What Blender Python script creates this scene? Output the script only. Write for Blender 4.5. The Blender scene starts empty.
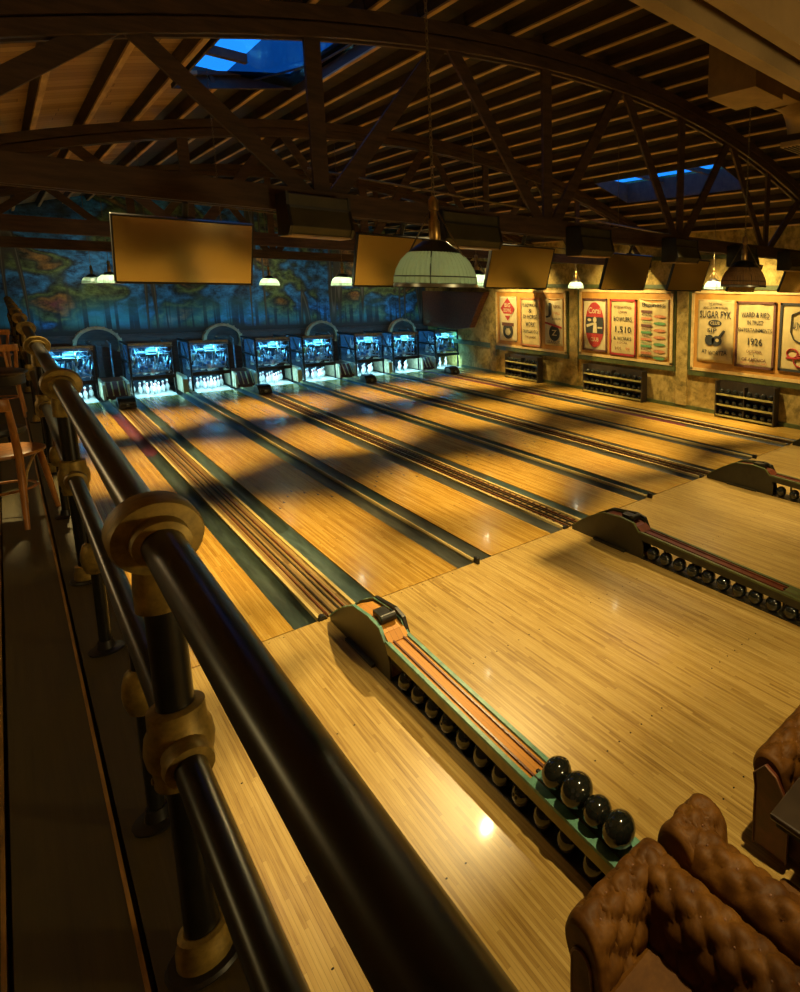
import bpy, bmesh, math, random
from mathutils import Vector, Matrix
random.seed(7)
S = bpy.context.scene
COL = S.collection
PI = math.pi
sin, cos = math.sin, math.cos

# ------------------------------------------------------------------ materials
def nt(name):
    m = bpy.data.materials.new(name); m.use_nodes = True
    t = m.node_tree; b = t.nodes['Principled BSDF']
    return m, t, b
def N(t, typ, **kw):
    n = t.nodes.new(typ)
    for k, v in kw.items():
        if k.startswith('i_'):
            key = k[2:]; key = int(key) if key.isdigit() else key
            n.inputs[key].default_value = v
        else: setattr(n, k, v)
    return n
def ramp(t, fac, stops, interp='LINEAR'):
    r = t.nodes.new('ShaderNodeValToRGB'); r.color_ramp.interpolation = interp
    e = r.color_ramp.elements
    while len(e) < len(stops): e.new(0.5)
    for k, (p, c) in enumerate(stops):
        e[k].position = p; e[k].color = (*c, 1)
    t.links.new(fac, r.inputs[0]); return r.outputs[0]
def coords(t, kind='Object'):
    return t.nodes.new('ShaderNodeTexCoord').outputs[kind]
def mapped(t, sc, kind='Object'):
    mp = N(t, 'ShaderNodeMapping'); mp.inputs['Scale'].default_value = sc
    t.links.new(coords(t, kind), mp.inputs[0]); return mp.outputs[0]
def noise(t, vec, scale, detail=4, rough=.55, dist=0):
    n = N(t, 'ShaderNodeTexNoise'); n.inputs['Scale'].default_value = scale
    n.inputs['Detail'].default_value = detail; n.inputs['Roughness'].default_value = rough
    n.inputs['Distortion'].default_value = dist
    if vec is not None: t.links.new(vec, n.inputs['Vector'])
    return n.outputs['Fac']
def bump(t, b, h, st=.3, d=.01):
    n = N(t, 'ShaderNodeBump'); n.inputs['Strength'].default_value = st; n.inputs['Distance'].default_value = d
    t.links.new(h, n.inputs['Height']); t.links.new(n.outputs[0], b.inputs['Normal'])
def math_(t, op, a, b=None):
    n = N(t, 'ShaderNodeMath', operation=op)
    for k, v in enumerate((a, b)):
        if v is None: continue
        if isinstance(v, (int, float)): n.inputs[k].default_value = v
        else: t.links.new(v, n.inputs[k])
    return n.outputs[0]
def plain(name, c, rough=.5, metal=0, var=.35, scale=8, bm=0, sc=(1, 1, 1), spec=.5, coat=0):
    m, t, b = nt(name)
    f = noise(t, mapped(t, sc), scale, 5, .6)
    lo = tuple(x * (1 - var) for x in c); hi = tuple(min(1, x * (1 + var)) for x in c)
    t.links.new(ramp(t, f, [(.3, lo), (.7, hi)]), b.inputs['Base Color'])
    b.inputs['Roughness'].default_value = rough; b.inputs['Metallic'].default_value = metal
    b.inputs['Specular IOR Level'].default_value = spec
    b.inputs['Coat Weight'].default_value = coat; b.inputs['Coat Roughness'].default_value = .1
    if bm: bump(t, b, f, bm)
    return m
def boards(name, stops, width, length, axis, rough=.3, seam=.05, seamdark=.35, coat=0, grain=.35, bm=0, spec=.5, coarse=0):
    """boards running along `axis` (0 x, 1 y), each with a tone of its own, seams and grain"""
    m, t, b = nt(name)
    co = coords(t); sp = N(t, 'ShaderNodeSeparateXYZ'); t.links.new(co, sp.inputs[0])
    al = sp.outputs[axis]; ac = sp.outputs[1 - axis]
    u = math_(t, 'DIVIDE', ac, width); iu = math_(t, 'FLOOR', u); fu = math_(t, 'FRACT', u)
    w1 = N(t, 'ShaderNodeTexWhiteNoise', noise_dimensions='1D'); t.links.new(iu, w1.inputs['W'])
    v = math_(t, 'ADD', math_(t, 'DIVIDE', al, length), math_(t, 'MULTIPLY', w1.outputs['Value'], 7.3))
    iv = math_(t, 'FLOOR', v); fv = math_(t, 'FRACT', v)
    cv = N(t, 'ShaderNodeCombineXYZ'); t.links.new(iu, cv.inputs[0]); t.links.new(iv, cv.inputs[1])
    w2 = N(t, 'ShaderNodeTexWhiteNoise', noise_dimensions='2D'); t.links.new(cv.outputs[0], w2.inputs['Vector'])
    s = [60, 60, 60]; s[axis] = 2.2
    g = noise(t, mapped(t, tuple(s)), 1, 4, .6)
    big = noise(t, mapped(t, (1, 1, 1)), .9, 3, .5)
    f = math_(t, 'ADD', math_(t, 'MULTIPLY', w2.outputs['Value'], 1 - grain - coarse), math_(t, 'MULTIPLY', g, grain))
    if coarse: f = math_(t, 'ADD', f, math_(t, 'MULTIPLY', big, coarse))
    c = ramp(t, f, stops)
    e = math_(t, 'LESS_THAN', fu, seam)
    e2 = math_(t, 'LESS_THAN', fv, seam * width / length)
    e = math_(t, 'MAXIMUM', e, e2)
    mx = N(t, 'ShaderNodeMix', data_type='RGBA', blend_type='MULTIPLY')
    t.links.new(math_(t, 'MULTIPLY', e, 1.0), mx.inputs[0]); t.links.new(c, mx.inputs[6])
    mx.inputs[7].default_value = (seamdark, seamdark, seamdark, 1)
    t.links.new(mx.outputs[2], b.inputs['Base Color'])
    b.inputs['Roughness'].default_value = rough; b.inputs['Specular IOR Level'].default_value = spec
    b.inputs['Coat Weight'].default_value = coat; b.inputs['Coat Roughness'].default_value = .08
    if bm: bump(t, b, math_(t, 'SUBTRACT', g, e), bm, .004)
    return m
def emit(name, c, st):
    m, t, b = nt(name)
    b.inputs['Base Color'].default_value = (*c, 1); b.inputs['Emission Color'].default_value = (*c, 1)
    b.inputs['Emission Strength'].default_value = st; return m

M = {}
M['lane'] = boards('lane_maple', [(.18, (.21, .095, .012)), (.36, (.32, .17, .024)), (.52, (.42, .245, .042)), (.68, (.50, .32, .07)), (.9, (.60, .42, .12))], .025, 2.2, 1, .26, .06, .5, .18, .5, coarse=.22)
M['approach'] = boards('approach_maple', [(.2, (.15, .075, .014)), (.36, (.30, .18, .042)), (.5, (.42, .275, .075)), (.66, (.49, .34, .11)), (.85, (.60, .45, .17))], .022, 1.1, 1, .34, .07, .5, .08, .55, coarse=.2)
M['seam'] = plain('foul_seam', (.03, .02, .012), .7)
M['gutter'] = plain('gutter_slate', (.026, .040, .033), .42, 0, .45, 5, .1, (4, .5, 4))
M['gutter2'] = plain('gutter_teal', (.045, .072, .068), .4, 0, .4, 5, .1, (4, .5, 4))
M['gutter3'] = plain('gutter_maroon', (.11, .025, .035), .45, 0, .4, 5, .1, (4, .5, 4))
M['gutter4'] = plain('gutter_grey', (.05, .052, .04), .42, 0, .4, 5, .1, (4, .5, 4))
M['cap'] = plain('cap_wood', (.50, .38, .14), .4, 0, .3, 3, 0, (20, .6, 20))
M['trackwood'] = boards('track_wood', [(.1, (.12, .07, .022)), (.6, (.24, .15, .05)), (1, (.36, .25, .10))], .045, 2.3, 1, .35, .12, .3)
M['rail_dark'] = plain('track_rail', (.03, .022, .015), .35, .3)
M['tan'] = plain('tan_panel', (.34, .20, .075), .6, 0, .4, 4)
M['green'] = plain('green_paint', (.07, .085, .022), .5, 0, .35, 6)
M['wall'] = None
M['darkwood'] = plain('truss_wood', (.052, .026, .012), .7, 0, .45, 3, .15, (1, 6, 6))
M['pale_strip'] = plain('joist_lit_underside', (.46, .30, .115), .75, 0, .4, 2, .1, (6, .8, 6))  # pale tone paints the lit undersides of the dark joists
M['joist'] = plain('joist_wood', (.05, .03, .012), .75, 0, .5, 2, .1, (6, .8, 6))
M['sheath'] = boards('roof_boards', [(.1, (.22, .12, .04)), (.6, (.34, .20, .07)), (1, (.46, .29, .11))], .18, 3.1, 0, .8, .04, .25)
M['plank'] = boards('mezzanine_oak', [(.1, (.055, .042, .010)), (.6, (.085, .065, .015)), (1, (.12, .09, .022))], 3.0, 30.0, 1, .55, .0, .5, 0, .9, .25)
M['plankedge'] = plain('plank_edge', (.42, .24, .07), .3, 0, .5, 6, 0, (8, .8, 8))
M['pipe'] = plain('black_pipe', (.010, .010, .008), .3, .2, .35, 14)
M['brass'] = plain('aged_brass', (.24, .165, .035), .5, .45, .5, 22, .08)
M['brassbright'] = plain('lamp_brass', (.42, .27, .09), .35, .9, .35, 20)
M['black'] = plain('black_enamel', (.012, .011, .01), .4, 0, .3)
M['blacksteel'] = plain('dark_steel', (.035, .034, .032), .4, .7, .4, 10)
M['steel'] = plain('bright_steel', (.42, .45, .44), .28, .9, .25, 12)
M['steelmid'] = plain('mid_steel', (.20, .23, .24), .35, .9, .35, 12)
M['ball'] = plain('black_ball', (.010, .012, .010), .09, 0, .5, 60, 0, (1, 1, 1), .6, .4)
M['hole'] = plain('finger_hole', (.0015, .0015, .0015), .9, 0, .1)
M['hood'] = plain('return_hood', (.022, .019, .009), .45, 0, .35, 5)
M['hoodbrown'] = plain('return_hood_inset', (.16, .085, .03), .5, 0, .4, 5)
M['teal'] = plain('teal_trim', (.10, .26, .19), .45, 0, .35, 9)
M['olive'] = plain('olive_side', (.27, .23, .07), .5, 0, .35, 5)
M['orange'] = boards('return_deck', [(.1, (.40, .15, .012)), (.6, (.55, .235, .024)), (1, (.66, .32, .04))], .05, 2.5, 1, .6, .05, .4)
M['redwood'] = plain('return_rail', (.10, .022, .008), .35, 0, .4, 8)
M['deckpale'] = plain('pin_deck_pale', (.50, .50, .46), .18, 0, .2, 3)
M['pin'] = plain('pin_white', (.80, .80, .78), .25, 0, .05, 5)
M['pinred'] = plain('pin_stripe', (.5, .02, .02), .3)
M['bluepaint'] = plain('machine_blue', (.06, .20, .42), .4, .3, .4, 7)
M['curtain'] = plain('pit_curtain', (.03, .05, .075), .8)
M['pale'] = plain('pale_kickback', (.52, .45, .28), .5, 0, .35, 6)
M['rust'] = plain('rusty_leather', (.13, .055, .025), .55, 0, .5, 12, .2)
M['tv'] = plain('tv_plastic', (.01, .01, .01), .35)
M['speaker'] = plain('housing_olive', (.045, .038, .014), .55, 0, .25, 5)
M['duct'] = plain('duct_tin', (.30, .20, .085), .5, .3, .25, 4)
M['chairwood'] = plain('orange_bentwood', (.42, .17, .035), .38, 0, .35, 5, 0, (8, 8, 1))
M['tabledark'] = plain('dark_tabletop', (.028, .018, .011), .3, 0, .35, 6)
M['cork'] = plain('board_panel', (.46, .22, .032), .7, 0, .18, 3)
M['frame'] = plain('board_frame', (.62, .44, .16), .5, 0, .25, 4)
M['cloth'] = plain('banner_cloth', (.50, .385, .15), .85, 0, .16, 3)
M['clothpale'] = plain('banner_cloth_pale', (.56, .46, .23), .85, 0, .14, 3)
M['ink'] = plain('banner_ink', (.03, .032, .026), .8, 0, .3, 30)
M['inkred'] = plain('banner_red', (.36, .03, .02), .8, 0, .3, 20)
M['inkgreen'] = plain('banner_green', (.10, .24, .08), .8, 0, .3, 20)
M['inkbrown'] = plain('banner_brown', (.12, .045, .025), .8, 0, .3, 20)
M['inkrust'] = plain('banner_rust', (.45, .17, .06), .8, 0, .3, 20)
M['rackwood'] = plain('rack_dark', (.028, .02, .012), .5, 0, .35, 5)
M['chain'] = plain('chain_iron', (.16, .12, .06), .45, .8, .3)
M['sky_frame'] = plain('skylight_frame', (.05, .035, .018), .8)

def wall_plaster():
    m, t, b = nt('mottled_plaster')
    v = mapped(t, (1, 1, 1)); f = noise(t, v, 1.1, 8, .7, .8); g = noise(t, v, 5, 6, .7)
    f2 = math_(t, 'ADD', math_(t, 'MULTIPLY', f, .65), math_(t, 'MULTIPLY', g, .35))
    t.links.new(ramp(t, f2, [(.34, (.05, .036, .008)), (.45, (.22, .155, .03)), (.54, (.40, .28, .07)), (.68, (.58, .44, .15))]), b.inputs['Base Color'])
    b.inputs['Roughness'].default_value = .85; bump(t, b, g, .25); return m
M['wall'] = wall_plaster()
def mural():
    m, t, b = nt('forest_mural')
    def mix(f, c1, c2, bt='MIX'):
        n = N(t, 'ShaderNodeMix', data_type='RGBA', blend_type=bt)
        if isinstance(f, float): n.inputs[0].default_value = f
        else: t.links.new(f, n.inputs[0])
        for k, c in ((6, c1), (7, c2)):
            if isinstance(c, tuple): n.inputs[k].default_value = (*c, 1)
            else: t.links.new(c, n.inputs[k])
        return n.outputs[2]
    v = mapped(t, (1, 1, 1.25)); patch = noise(t, v, .62, 2.5, .5, .3)
    base = ramp(t, patch, [(.30, (.02, .03, .03)), (.40, (.015, .10, .24)), (.46, (.03, .20, .50)), (.51, (.02, .05, .07)), (.56, (.10, .16, .05)), (.61, (.03, .04, .03)), (.66, (.26, .14, .03)), (.73, (.16, .04, .05))])
    leaf = noise(t, v, 5.5, 5, .7); base = mix(1.0, base, ramp(t, leaf, [(.36, (.25, .25, .25)), (.62, (1.5, 1.5, 1.5))]), 'MULTIPLY')
    sp = N(t, 'ShaderNodeSeparateXYZ'); t.links.new(coords(t), sp.inputs[0])
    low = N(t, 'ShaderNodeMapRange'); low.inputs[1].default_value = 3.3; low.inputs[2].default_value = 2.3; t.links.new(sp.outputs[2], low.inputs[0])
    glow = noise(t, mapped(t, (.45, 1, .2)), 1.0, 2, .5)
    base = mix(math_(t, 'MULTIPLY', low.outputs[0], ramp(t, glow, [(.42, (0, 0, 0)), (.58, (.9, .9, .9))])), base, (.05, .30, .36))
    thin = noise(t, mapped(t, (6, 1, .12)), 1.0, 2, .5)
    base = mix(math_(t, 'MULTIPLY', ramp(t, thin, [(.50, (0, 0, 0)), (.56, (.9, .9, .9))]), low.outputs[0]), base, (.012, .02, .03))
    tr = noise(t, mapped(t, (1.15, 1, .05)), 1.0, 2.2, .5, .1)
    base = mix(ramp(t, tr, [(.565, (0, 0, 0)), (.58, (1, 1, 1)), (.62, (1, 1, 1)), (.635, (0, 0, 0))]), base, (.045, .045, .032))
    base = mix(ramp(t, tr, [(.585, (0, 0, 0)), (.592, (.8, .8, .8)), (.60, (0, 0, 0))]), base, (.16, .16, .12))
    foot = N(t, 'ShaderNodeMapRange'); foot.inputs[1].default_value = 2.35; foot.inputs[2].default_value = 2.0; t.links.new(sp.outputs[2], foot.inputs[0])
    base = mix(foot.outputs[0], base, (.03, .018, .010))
    t.links.new(base, b.inputs['Base Color']); b.inputs['Roughness'].default_value = .8
    return m
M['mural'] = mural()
def leather():
    m, t, b = nt('brown_leather')
    f = noise(t, coords(t), 5, 6, .65); g = noise(t, coords(t), 60, 3, .6)
    t.links.new(ramp(t, f, [(.3, (.045, .015, .0015)), (.52, (.095, .037, .004)), (.72, (.16, .068, .009))]), b.inputs['Base Color'])
    b.inputs['Roughness'].default_value = .58; b.inputs['Specular IOR Level'].default_value = .2; bump(t, b, g, .15, .004); return m
M['leather'] = leather()
def glass_shade():
    m, t, b = nt('ribbed_glass')
    out = [n for n in t.nodes if n.type == 'OUTPUT_MATERIAL'][0]
    b.inputs['Base Color'].default_value = (.42, .50, .38, 1); b.inputs['Roughness'].default_value = .2
    tr = N(t, 'ShaderNodeBsdfTranslucent'); tr.inputs[0].default_value = (.50, .68, .46, 1)
    tp = N(t, 'ShaderNodeBsdfTransparent'); tp.inputs[0].default_value = (.75, .85, .7, 1)
    m1 = N(t, 'ShaderNodeMixShader'); m1.inputs[0].default_value = .55
    m2 = N(t, 'ShaderNodeMixShader'); m2.inputs[0].default_value = .18
    t.links.new(b.outputs[0], m1.inputs[1]); t.links.new(tr.outputs[0], m1.inputs[2])
    t.links.new(m1.outputs[0], m2.inputs[1]); t.links.new(tp.outputs[0], m2.inputs[2])
    t.links.new(m2.outputs[0], out.inputs[0]); return m
M['shade'] = glass_shade()
def pane():
    m, t, b = nt('skylight_glass')
    out = [n for n in t.nodes if n.type == 'OUTPUT_MATERIAL'][0]
    gl = N(t, 'ShaderNodeBsdfGlossy'); gl.inputs['Roughness'].default_value = .05
    tp = N(t, 'ShaderNodeBsdfTransparent'); tp.inputs[0].default_value = (.93, .96, 1, 1)
    mx = N(t, 'ShaderNodeMixShader'); mx.inputs[0].default_value = .06
    t.links.new(tp.outputs[0], mx.inputs[1]); t.links.new(gl.outputs[0], mx.inputs[2]); t.links.new(mx.outputs[0], out.inputs[0]); return m
M['pane'] = pane()
M['tintpane'] = M['pane'].copy(); M['tintpane'].name = 'tinted_glass'  # darker tinted copy of the skylight pane
for n_ in M['tintpane'].node_tree.nodes:
    if n_.type == 'BSDF_TRANSPARENT': n_.inputs[0].default_value = (.06, .10, .14, 1)
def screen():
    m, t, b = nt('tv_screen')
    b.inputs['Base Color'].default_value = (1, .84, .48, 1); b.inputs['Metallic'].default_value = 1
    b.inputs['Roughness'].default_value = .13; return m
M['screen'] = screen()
def roof_lit_left():
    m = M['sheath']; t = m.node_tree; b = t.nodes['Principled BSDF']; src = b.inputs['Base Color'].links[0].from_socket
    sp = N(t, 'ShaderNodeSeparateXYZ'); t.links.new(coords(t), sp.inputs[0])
    k = ramp(t, math_(t, 'ADD', math_(t, 'MULTIPLY', sp.outputs[0], .05), .4), [(.46, (1, 1, 1)), (.47, (.10, .10, .10))], 'CONSTANT')  # left boards pale, rest darkened: light on the roof put into the colour
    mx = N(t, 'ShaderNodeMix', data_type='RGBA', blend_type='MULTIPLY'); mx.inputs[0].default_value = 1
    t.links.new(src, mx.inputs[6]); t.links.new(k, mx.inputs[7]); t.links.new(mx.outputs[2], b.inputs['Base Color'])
roof_lit_left()
M['led'] = emit('blue_led', (.10, .55, 1.0), 1.3)
M['bulb'] = emit('lamp_bulb', (1, .88, .62), 12)
M['bulboff'] = plain('bulb_off', (.6, .6, .55), .2)

# ------------------------------------------------------------------ mesh helpers
class B:
    def __init__(s): s.bm = bmesh.new(); s.sm = False
    def _m(s, faces, mi, smooth=False):
        for f in faces: f.material_index = mi; f.smooth = smooth
    def box(s, x0, x1, y0, y1, z0, z1, mi=0):
        v = [s.bm.verts.new(p) for p in [(x0, y0, z0), (x1, y0, z0), (x1, y1, z0), (x0, y1, z0), (x0, y0, z1), (x1, y0, z1), (x1, y1, z1), (x0, y1, z1)]]
        s._m([s.bm.faces.new([v[i] for i in q]) for q in [(3, 2, 1, 0), (4, 5, 6, 7), (0, 1, 5, 4), (1, 2, 6, 5), (2, 3, 7, 6), (3, 0, 4, 7)]], mi); return s
    def cbox(s, c, d, mi=0): return s.box(c[0]-d[0]/2, c[0]+d[0]/2, c[1]-d[1]/2, c[1]+d[1]/2, c[2]-d[2]/2, c[2]+d[2]/2, mi)
    def prism(s, pts, axis, a, b, mi=0, smooth=False):
        def P(u, v, w): return {0: (w, u, v), 1: (u, w, v), 2: (u, v, w)}[axis]
        A = [s.bm.verts.new(P(u, v, a)) for u, v in pts]; Bv = [s.bm.verts.new(P(u, v, b)) for u, v in pts]
        n = len(pts); fs = [s.bm.faces.new([A[i], A[(i+1) % n], Bv[(i+1) % n], Bv[i]]) for i in range(n)]
        s._m(fs, mi, smooth); s._m([s.bm.faces.new(A), s.bm.faces.new(Bv[::-1])], mi); return s
    def beam(s, p0, p1, w, d, up=(0, 1, 0), mi=0):
        p0, p1 = Vector(p0), Vector(p1); t = (p1-p0).normalized(); a = Vector(up); a = (a - t*a.dot(t)).normalized(); c = t.cross(a)
        vs = [[s.bm.verts.new(p + a*w/2*i + c*d/2*j) for i, j in ((-1, -1), (1, -1), (1, 1), (-1, 1))] for p in (p0, p1)]
        f = [s.bm.faces.new([vs[0][i], vs[0][(i+1) % 4], vs[1][(i+1) % 4], vs[1][i]]) for i in range(4)] + [s.bm.faces.new(vs[0][::-1]), s.bm.faces.new(vs[1])]
        s._m(f, mi); return s
    def tube(s, pts, r, seg=10, mi=0, caps=True, closed=False):
        pts = [Vector(p) for p in pts]; n = len(pts); rs = r if isinstance(r, (list, tuple)) else [r]*n
        ref = None; rings = []
        for i, p in enumerate(pts):
            if closed: t = (pts[(i+1) % n]-pts[i-1])
            else: t = (pts[min(i+1, n-1)]-pts[max(i-1, 0)])
            t.normalize()
            if ref is None: ref = Vector((0, 0, 1)) if abs(t.z) < .9 else Vector((1, 0, 0))
            a = (ref - t*ref.dot(t)).normalized(); ref = a; c = t.cross(a)
            rings.append([s.bm.verts.new(p + (a*cos(k*2*PI/seg)+c*sin(k*2*PI/seg))*rs[i]) for k in range(seg)])
        fs = []
        for i in range(n if closed else n-1):
            A, Bv = rings[i], rings[(i+1) % n]
            for k in range(seg): fs.append(s.bm.faces.new([A[k], A[(k+1) % seg], Bv[(k+1) % seg], Bv[k]]))
        s._m(fs, mi, True)
        if caps and not closed: s._m([s.bm.faces.new(rings[0][::-1]), s.bm.faces.new(rings[-1])], mi)
        return s
    def lathe(s, prof, c=(0, 0, 0), axis=2, seg=24, mi=0, caps=True, flute=0):
        rings = []
        def P(x, y, z): return {2: (x, y, z), 0: (z, x, y), 1: (x, z, y)}[axis]
        for r, z in prof:
            rings.append([s.bm.verts.new(Vector(c)+Vector(P((r*(1+flute*(k % 2)))*cos(k*2*PI/seg), (r*(1+flute*(k % 2)))*sin(k*2*PI/seg), z))) for k in range(seg)])
        fs = []
        for A, Bv in zip(rings, rings[1:]):
            for k in range(seg): fs.append(s.bm.faces.new([A[k], A[(k+1) % seg], Bv[(k+1) % seg], Bv[k]]))
        s._m(fs, mi, True)
        if caps:
            if prof[0][0] > 1e-4: s._m([s.bm.faces.new(rings[0][::-1])], mi)
            if prof[-1][0] > 1e-4: s._m([s.bm.faces.new(rings[-1])], mi)
        return s
    def ball(s, c, r, seg=20, mi=0):
        prof = [(max(r*sin(PI*i/12), 1e-5), -r*cos(PI*i/12)) for i in range(13)]
        return s.lathe(prof, c, 2, seg, mi, False)
    def strip(s, rows, mi=0, smooth=True):
        R = [[s.bm.verts.new(p) for p in row] for row in rows]; fs = []
        for A, Bv in zip(R, R[1:]):
            for k in range(len(A)-1): fs.append(s.bm.faces.new([A[k], A[k+1], Bv[k+1], Bv[k]]))
        s._m(fs, mi, smooth); return s
    def poly(s, pts, mi=0): s._m([s.bm.faces.new([s.bm.verts.new(p) for p in pts])], mi); return s
    def obj(s, name, mats, parent=None, bevel=0, solid=0, recalc=True, ang=40):
        bm = s.bm; bmesh.ops.remove_doubles(bm, verts=bm.verts, dist=1e-6)
        if recalc: bmesh.ops.recalc_face_normals(bm, faces=bm.faces)
        for e in bm.edges:
            if len(e.link_faces) == 2 and e.calc_face_angle(0) > math.radians(ang): e.smooth = False
        me = bpy.data.meshes.new(name); bm.to_mesh(me); bm.free()
        for m in (mats if isinstance(mats, (list, tuple)) else [mats]): me.materials.append(M[m] if isinstance(m, str) else m)
        o = bpy.data.objects.new(name, me); COL.objects.link(o)
        if parent: o.parent = parent
        if solid: md = o.modifiers.new('solid', 'SOLIDIFY'); md.thickness = solid
        if bevel: md = o.modifiers.new('bevel', 'BEVEL'); md.width = bevel; md.segments = 2; md.limit_method = 'ANGLE'
        return o
def tag(o, label, cat, group=None):
    o['label'] = label; o['category'] = cat
    if group: o['group'] = group
    return o
def thing(name, label, cat, loc=(0, 0, 0), rz=0, group=None):
    o = bpy.data.objects.new(name, None); o.empty_display_size = .1; COL.objects.link(o)
    o.location = loc; o.rotation_euler = (0, 0, rz); return tag(o, label, cat, group)
def struct(o): o['kind'] = 'structure'; return o
def kids(o): return [c for c in ALLKIDS.get(o.name, [])]
def dup(o, loc, rz=None, label=None, group=None):
    ch = list(o.children); c = o.copy(); COL.objects.link(c); c.location = loc
    if rz is not None: c.rotation_euler = (0, 0, rz)
    if label: c['label'] = label
    if group: c['group'] = group
    for k in ch:
        k2 = k.copy(); COL.objects.link(k2); k2.parent = c
        for g in list(k.children):
            g2 = g.copy(); COL.objects.link(g2); g2.parent = k2
    return c
ORD = ['first', 'second', 'third', 'fourth', 'fifth', 'sixth', 'seventh', 'eighth']

# ------------------------------------------------------------------ camera (solved from the lanes)
C0 = Vector((-0.7195, -6.6415, 3.6757)); yaw, pit, rol = 0.8321, 0.1557, 0.0145
fw = Vector((sin(yaw)*cos(pit), cos(yaw)*cos(pit), -sin(pit))); rt = Vector((cos(yaw), -sin(yaw), 0)); up = rt.cross(fw)
r2 = rt*cos(rol)+up*sin(rol); u2 = up*cos(rol)-rt*sin(rol)
cam = bpy.data.objects.new('camera', bpy.data.cameras.new('camera')); COL.objects.link(cam)
mw = Matrix((r2, u2, -fw)).transposed().to_4x4(); mw.translation = C0; cam.matrix_world = mw
cam.data.sensor_fit = 'HORIZONTAL'; cam.data.sensor_width = 36; cam.data.lens = 581.9/800*36
cam.data.shift_x = (400-641.42)/800; cam.data.shift_y = (381.63-496)/800; cam.data.clip_start = .05
S.camera = cam

# ------------------------------------------------------------------ layout numbers
LW, GR, GD, GW = 1.06, .8914, .511, .235
LX = []
x = 0
for i in range(8):
    LX.append(x); x += LW + (GR if i % 2 == 0 else GD)
XR = 13.63; XL = -2.6; YB = 21.0; YF = -11.0; MZ = 2.09; XM = -.40
YE = 19.35  # lane end
def arc(xx, off=0): return 6.66 + off - (xx-6.1)**2/36.0   # underside of the top chords

# ------------------------------------------------------------------ shell
struct(B().box(XL, XR, YF, YB, -.30, -.13).obj('floor', 'black'))
# approach
b = B().box(XM, XR, YF, -.012, -.128, 0)
a = b.obj('approach_floor', ['approach', 'hole'])
bm = bmesh.new(); bm.from_mesh(a.data)
for i in range(8):
    for yy, k in ((-.08, 7), (-1.9, 7), (-3.66, 7), (-4.6, 5)):
        for j in range(k):
            cx = LX[i]+LW/2+(j-(k-1)/2)*.135; vs = [bm.verts.new((cx+.008*cos(q*PI/4), yy+.008*sin(q*PI/4), .0008)) for q in range(8)]
            f = bm.faces.new(vs); f.material_index = 1
bm.to_mesh(a.data); bm.free(); struct(a)
struct(B().box(XM, XR, -.012, .0, -.128, -.006).obj('trim_1', 'seam'))
b = B(); b.box(XR, XR+.15, YF, YB, -.3, 7.2); struct(b.obj('wall_right', 'wall'))
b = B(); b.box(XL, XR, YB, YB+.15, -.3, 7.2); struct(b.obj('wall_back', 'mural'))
struct(B().box(XL-.15, XL, YF, YB, -.3, 7.2).obj('wall_left', 'tan'))
struct(B().box(XL, XR, YF-.15, YF, -.3, 7.2).obj('wall_front', 'tan'))
b = B()
for (x0, x1, y0, y1, z0, z1) in [(XR-.06, XR, .0, 17.8, 0, .11), (XR-.05, XR, YF, YB, 3.73, 3.86), (XR-.05, XR, YF, YB, 4.62, 4.74)]: b.box(x0, x1, y0, y1, z0, z1)
b.box(XR-.05, XR, 15.3, YB, 1.10, 1.3)
struct(b.obj('baseboard_right', 'green'))
for k, yc in enumerate((-.55, 4.66, 9.8, 15.08)):
    struct(B().box(XR-.09, XR, yc-.22, yc+.22, .11, 5.0).obj('trim_%d' % (k+2), 'wall'))
struct(B().box(-1.5, -.86, 12.0, 12.3, MZ, 5.6).obj('trim_6', 'tan'))
# dark dado under the mural
struct(B().box(XL, XR, YB-.06, YB, 1.45, 1.86).box(XL, XR, YB-.04, YB, 0, 1.45).obj('baseboard_back', 'darkwood'))
# dark ledge in the far right corner
tag(B().prism([(15.35, 3.5), (16.6, 1.92), (17.6, 1.80), (20.8, 1.80), (20.8, 3.5)], 0, XR-.30, XR-.02).obj('wooden_panel', 'rust', None, .01), 'dark brown tapered wooden panel hung high in the far right corner', 'panel')

# mezzanine floor
b = B(); xs = [XL, -2.3, -1.9, -1.5, -1.13, -.865, -.645, XM]
for i in range(len(xs)-1):
    b.box(xs[i]+.005, xs[i+1]-.015, YF, YB-.05, MZ-.045, MZ, 0)
    b.box(xs[i+1]-.015, xs[i+1]-.006, YF, YB-.05, MZ-.045, MZ+.001, 1)
b.box(XL, XM-.02, YF, YB-.05, MZ-.25, MZ-.06, 2)
struct(b.obj('mezzanine_floor', ['plank', 'plankedge', 'black']))
struct(B().box(XM-.06, XM-.02, YF, YB-.05, -.13, MZ-.06).obj('mezzanine_front', 'darkwood'))

# ------------------------------------------------------------------ lanes, gutters, dividers, ball tracks
for i in range(8):
    b = B().box(LX[i]+.003, LX[i]+LW-.003, .003, 17.72, -.125, 0, 0)
    def dot(cx, cy, mi=1, ln=.0):
        if ln: b.poly([(cx-.018, cy, .0012), (cx+.018, cy, .0012), (cx, cy+ln, .0012)], mi)
        else: b.poly([(cx+.009*cos(q*PI/4), cy+.009*sin(q*PI/4), .0012) for q in range(8)], mi)
    for j in range(7): dot(LX[i]+LW/2+(j-3)*.135, 4.75-abs(j-3)*.26, 1, .12)
    for j in (-4, -3, -2, -1, 1, 2, 3, 4): dot(LX[i]+LW/2+j*.11, 2.1)
    o = b.obj('bowling_lane', ['lane', 'hole'])
    B().box(LX[i]+.003, LX[i]+LW-.003, 17.722, YE, -.125, 0).obj('pin_deck', 'deckpale', o)
    tag(o, 'polished maple bowling lane, %s lane from the pipe railing' % ORD[i], 'bowling lane', 'bowling lanes')
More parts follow.
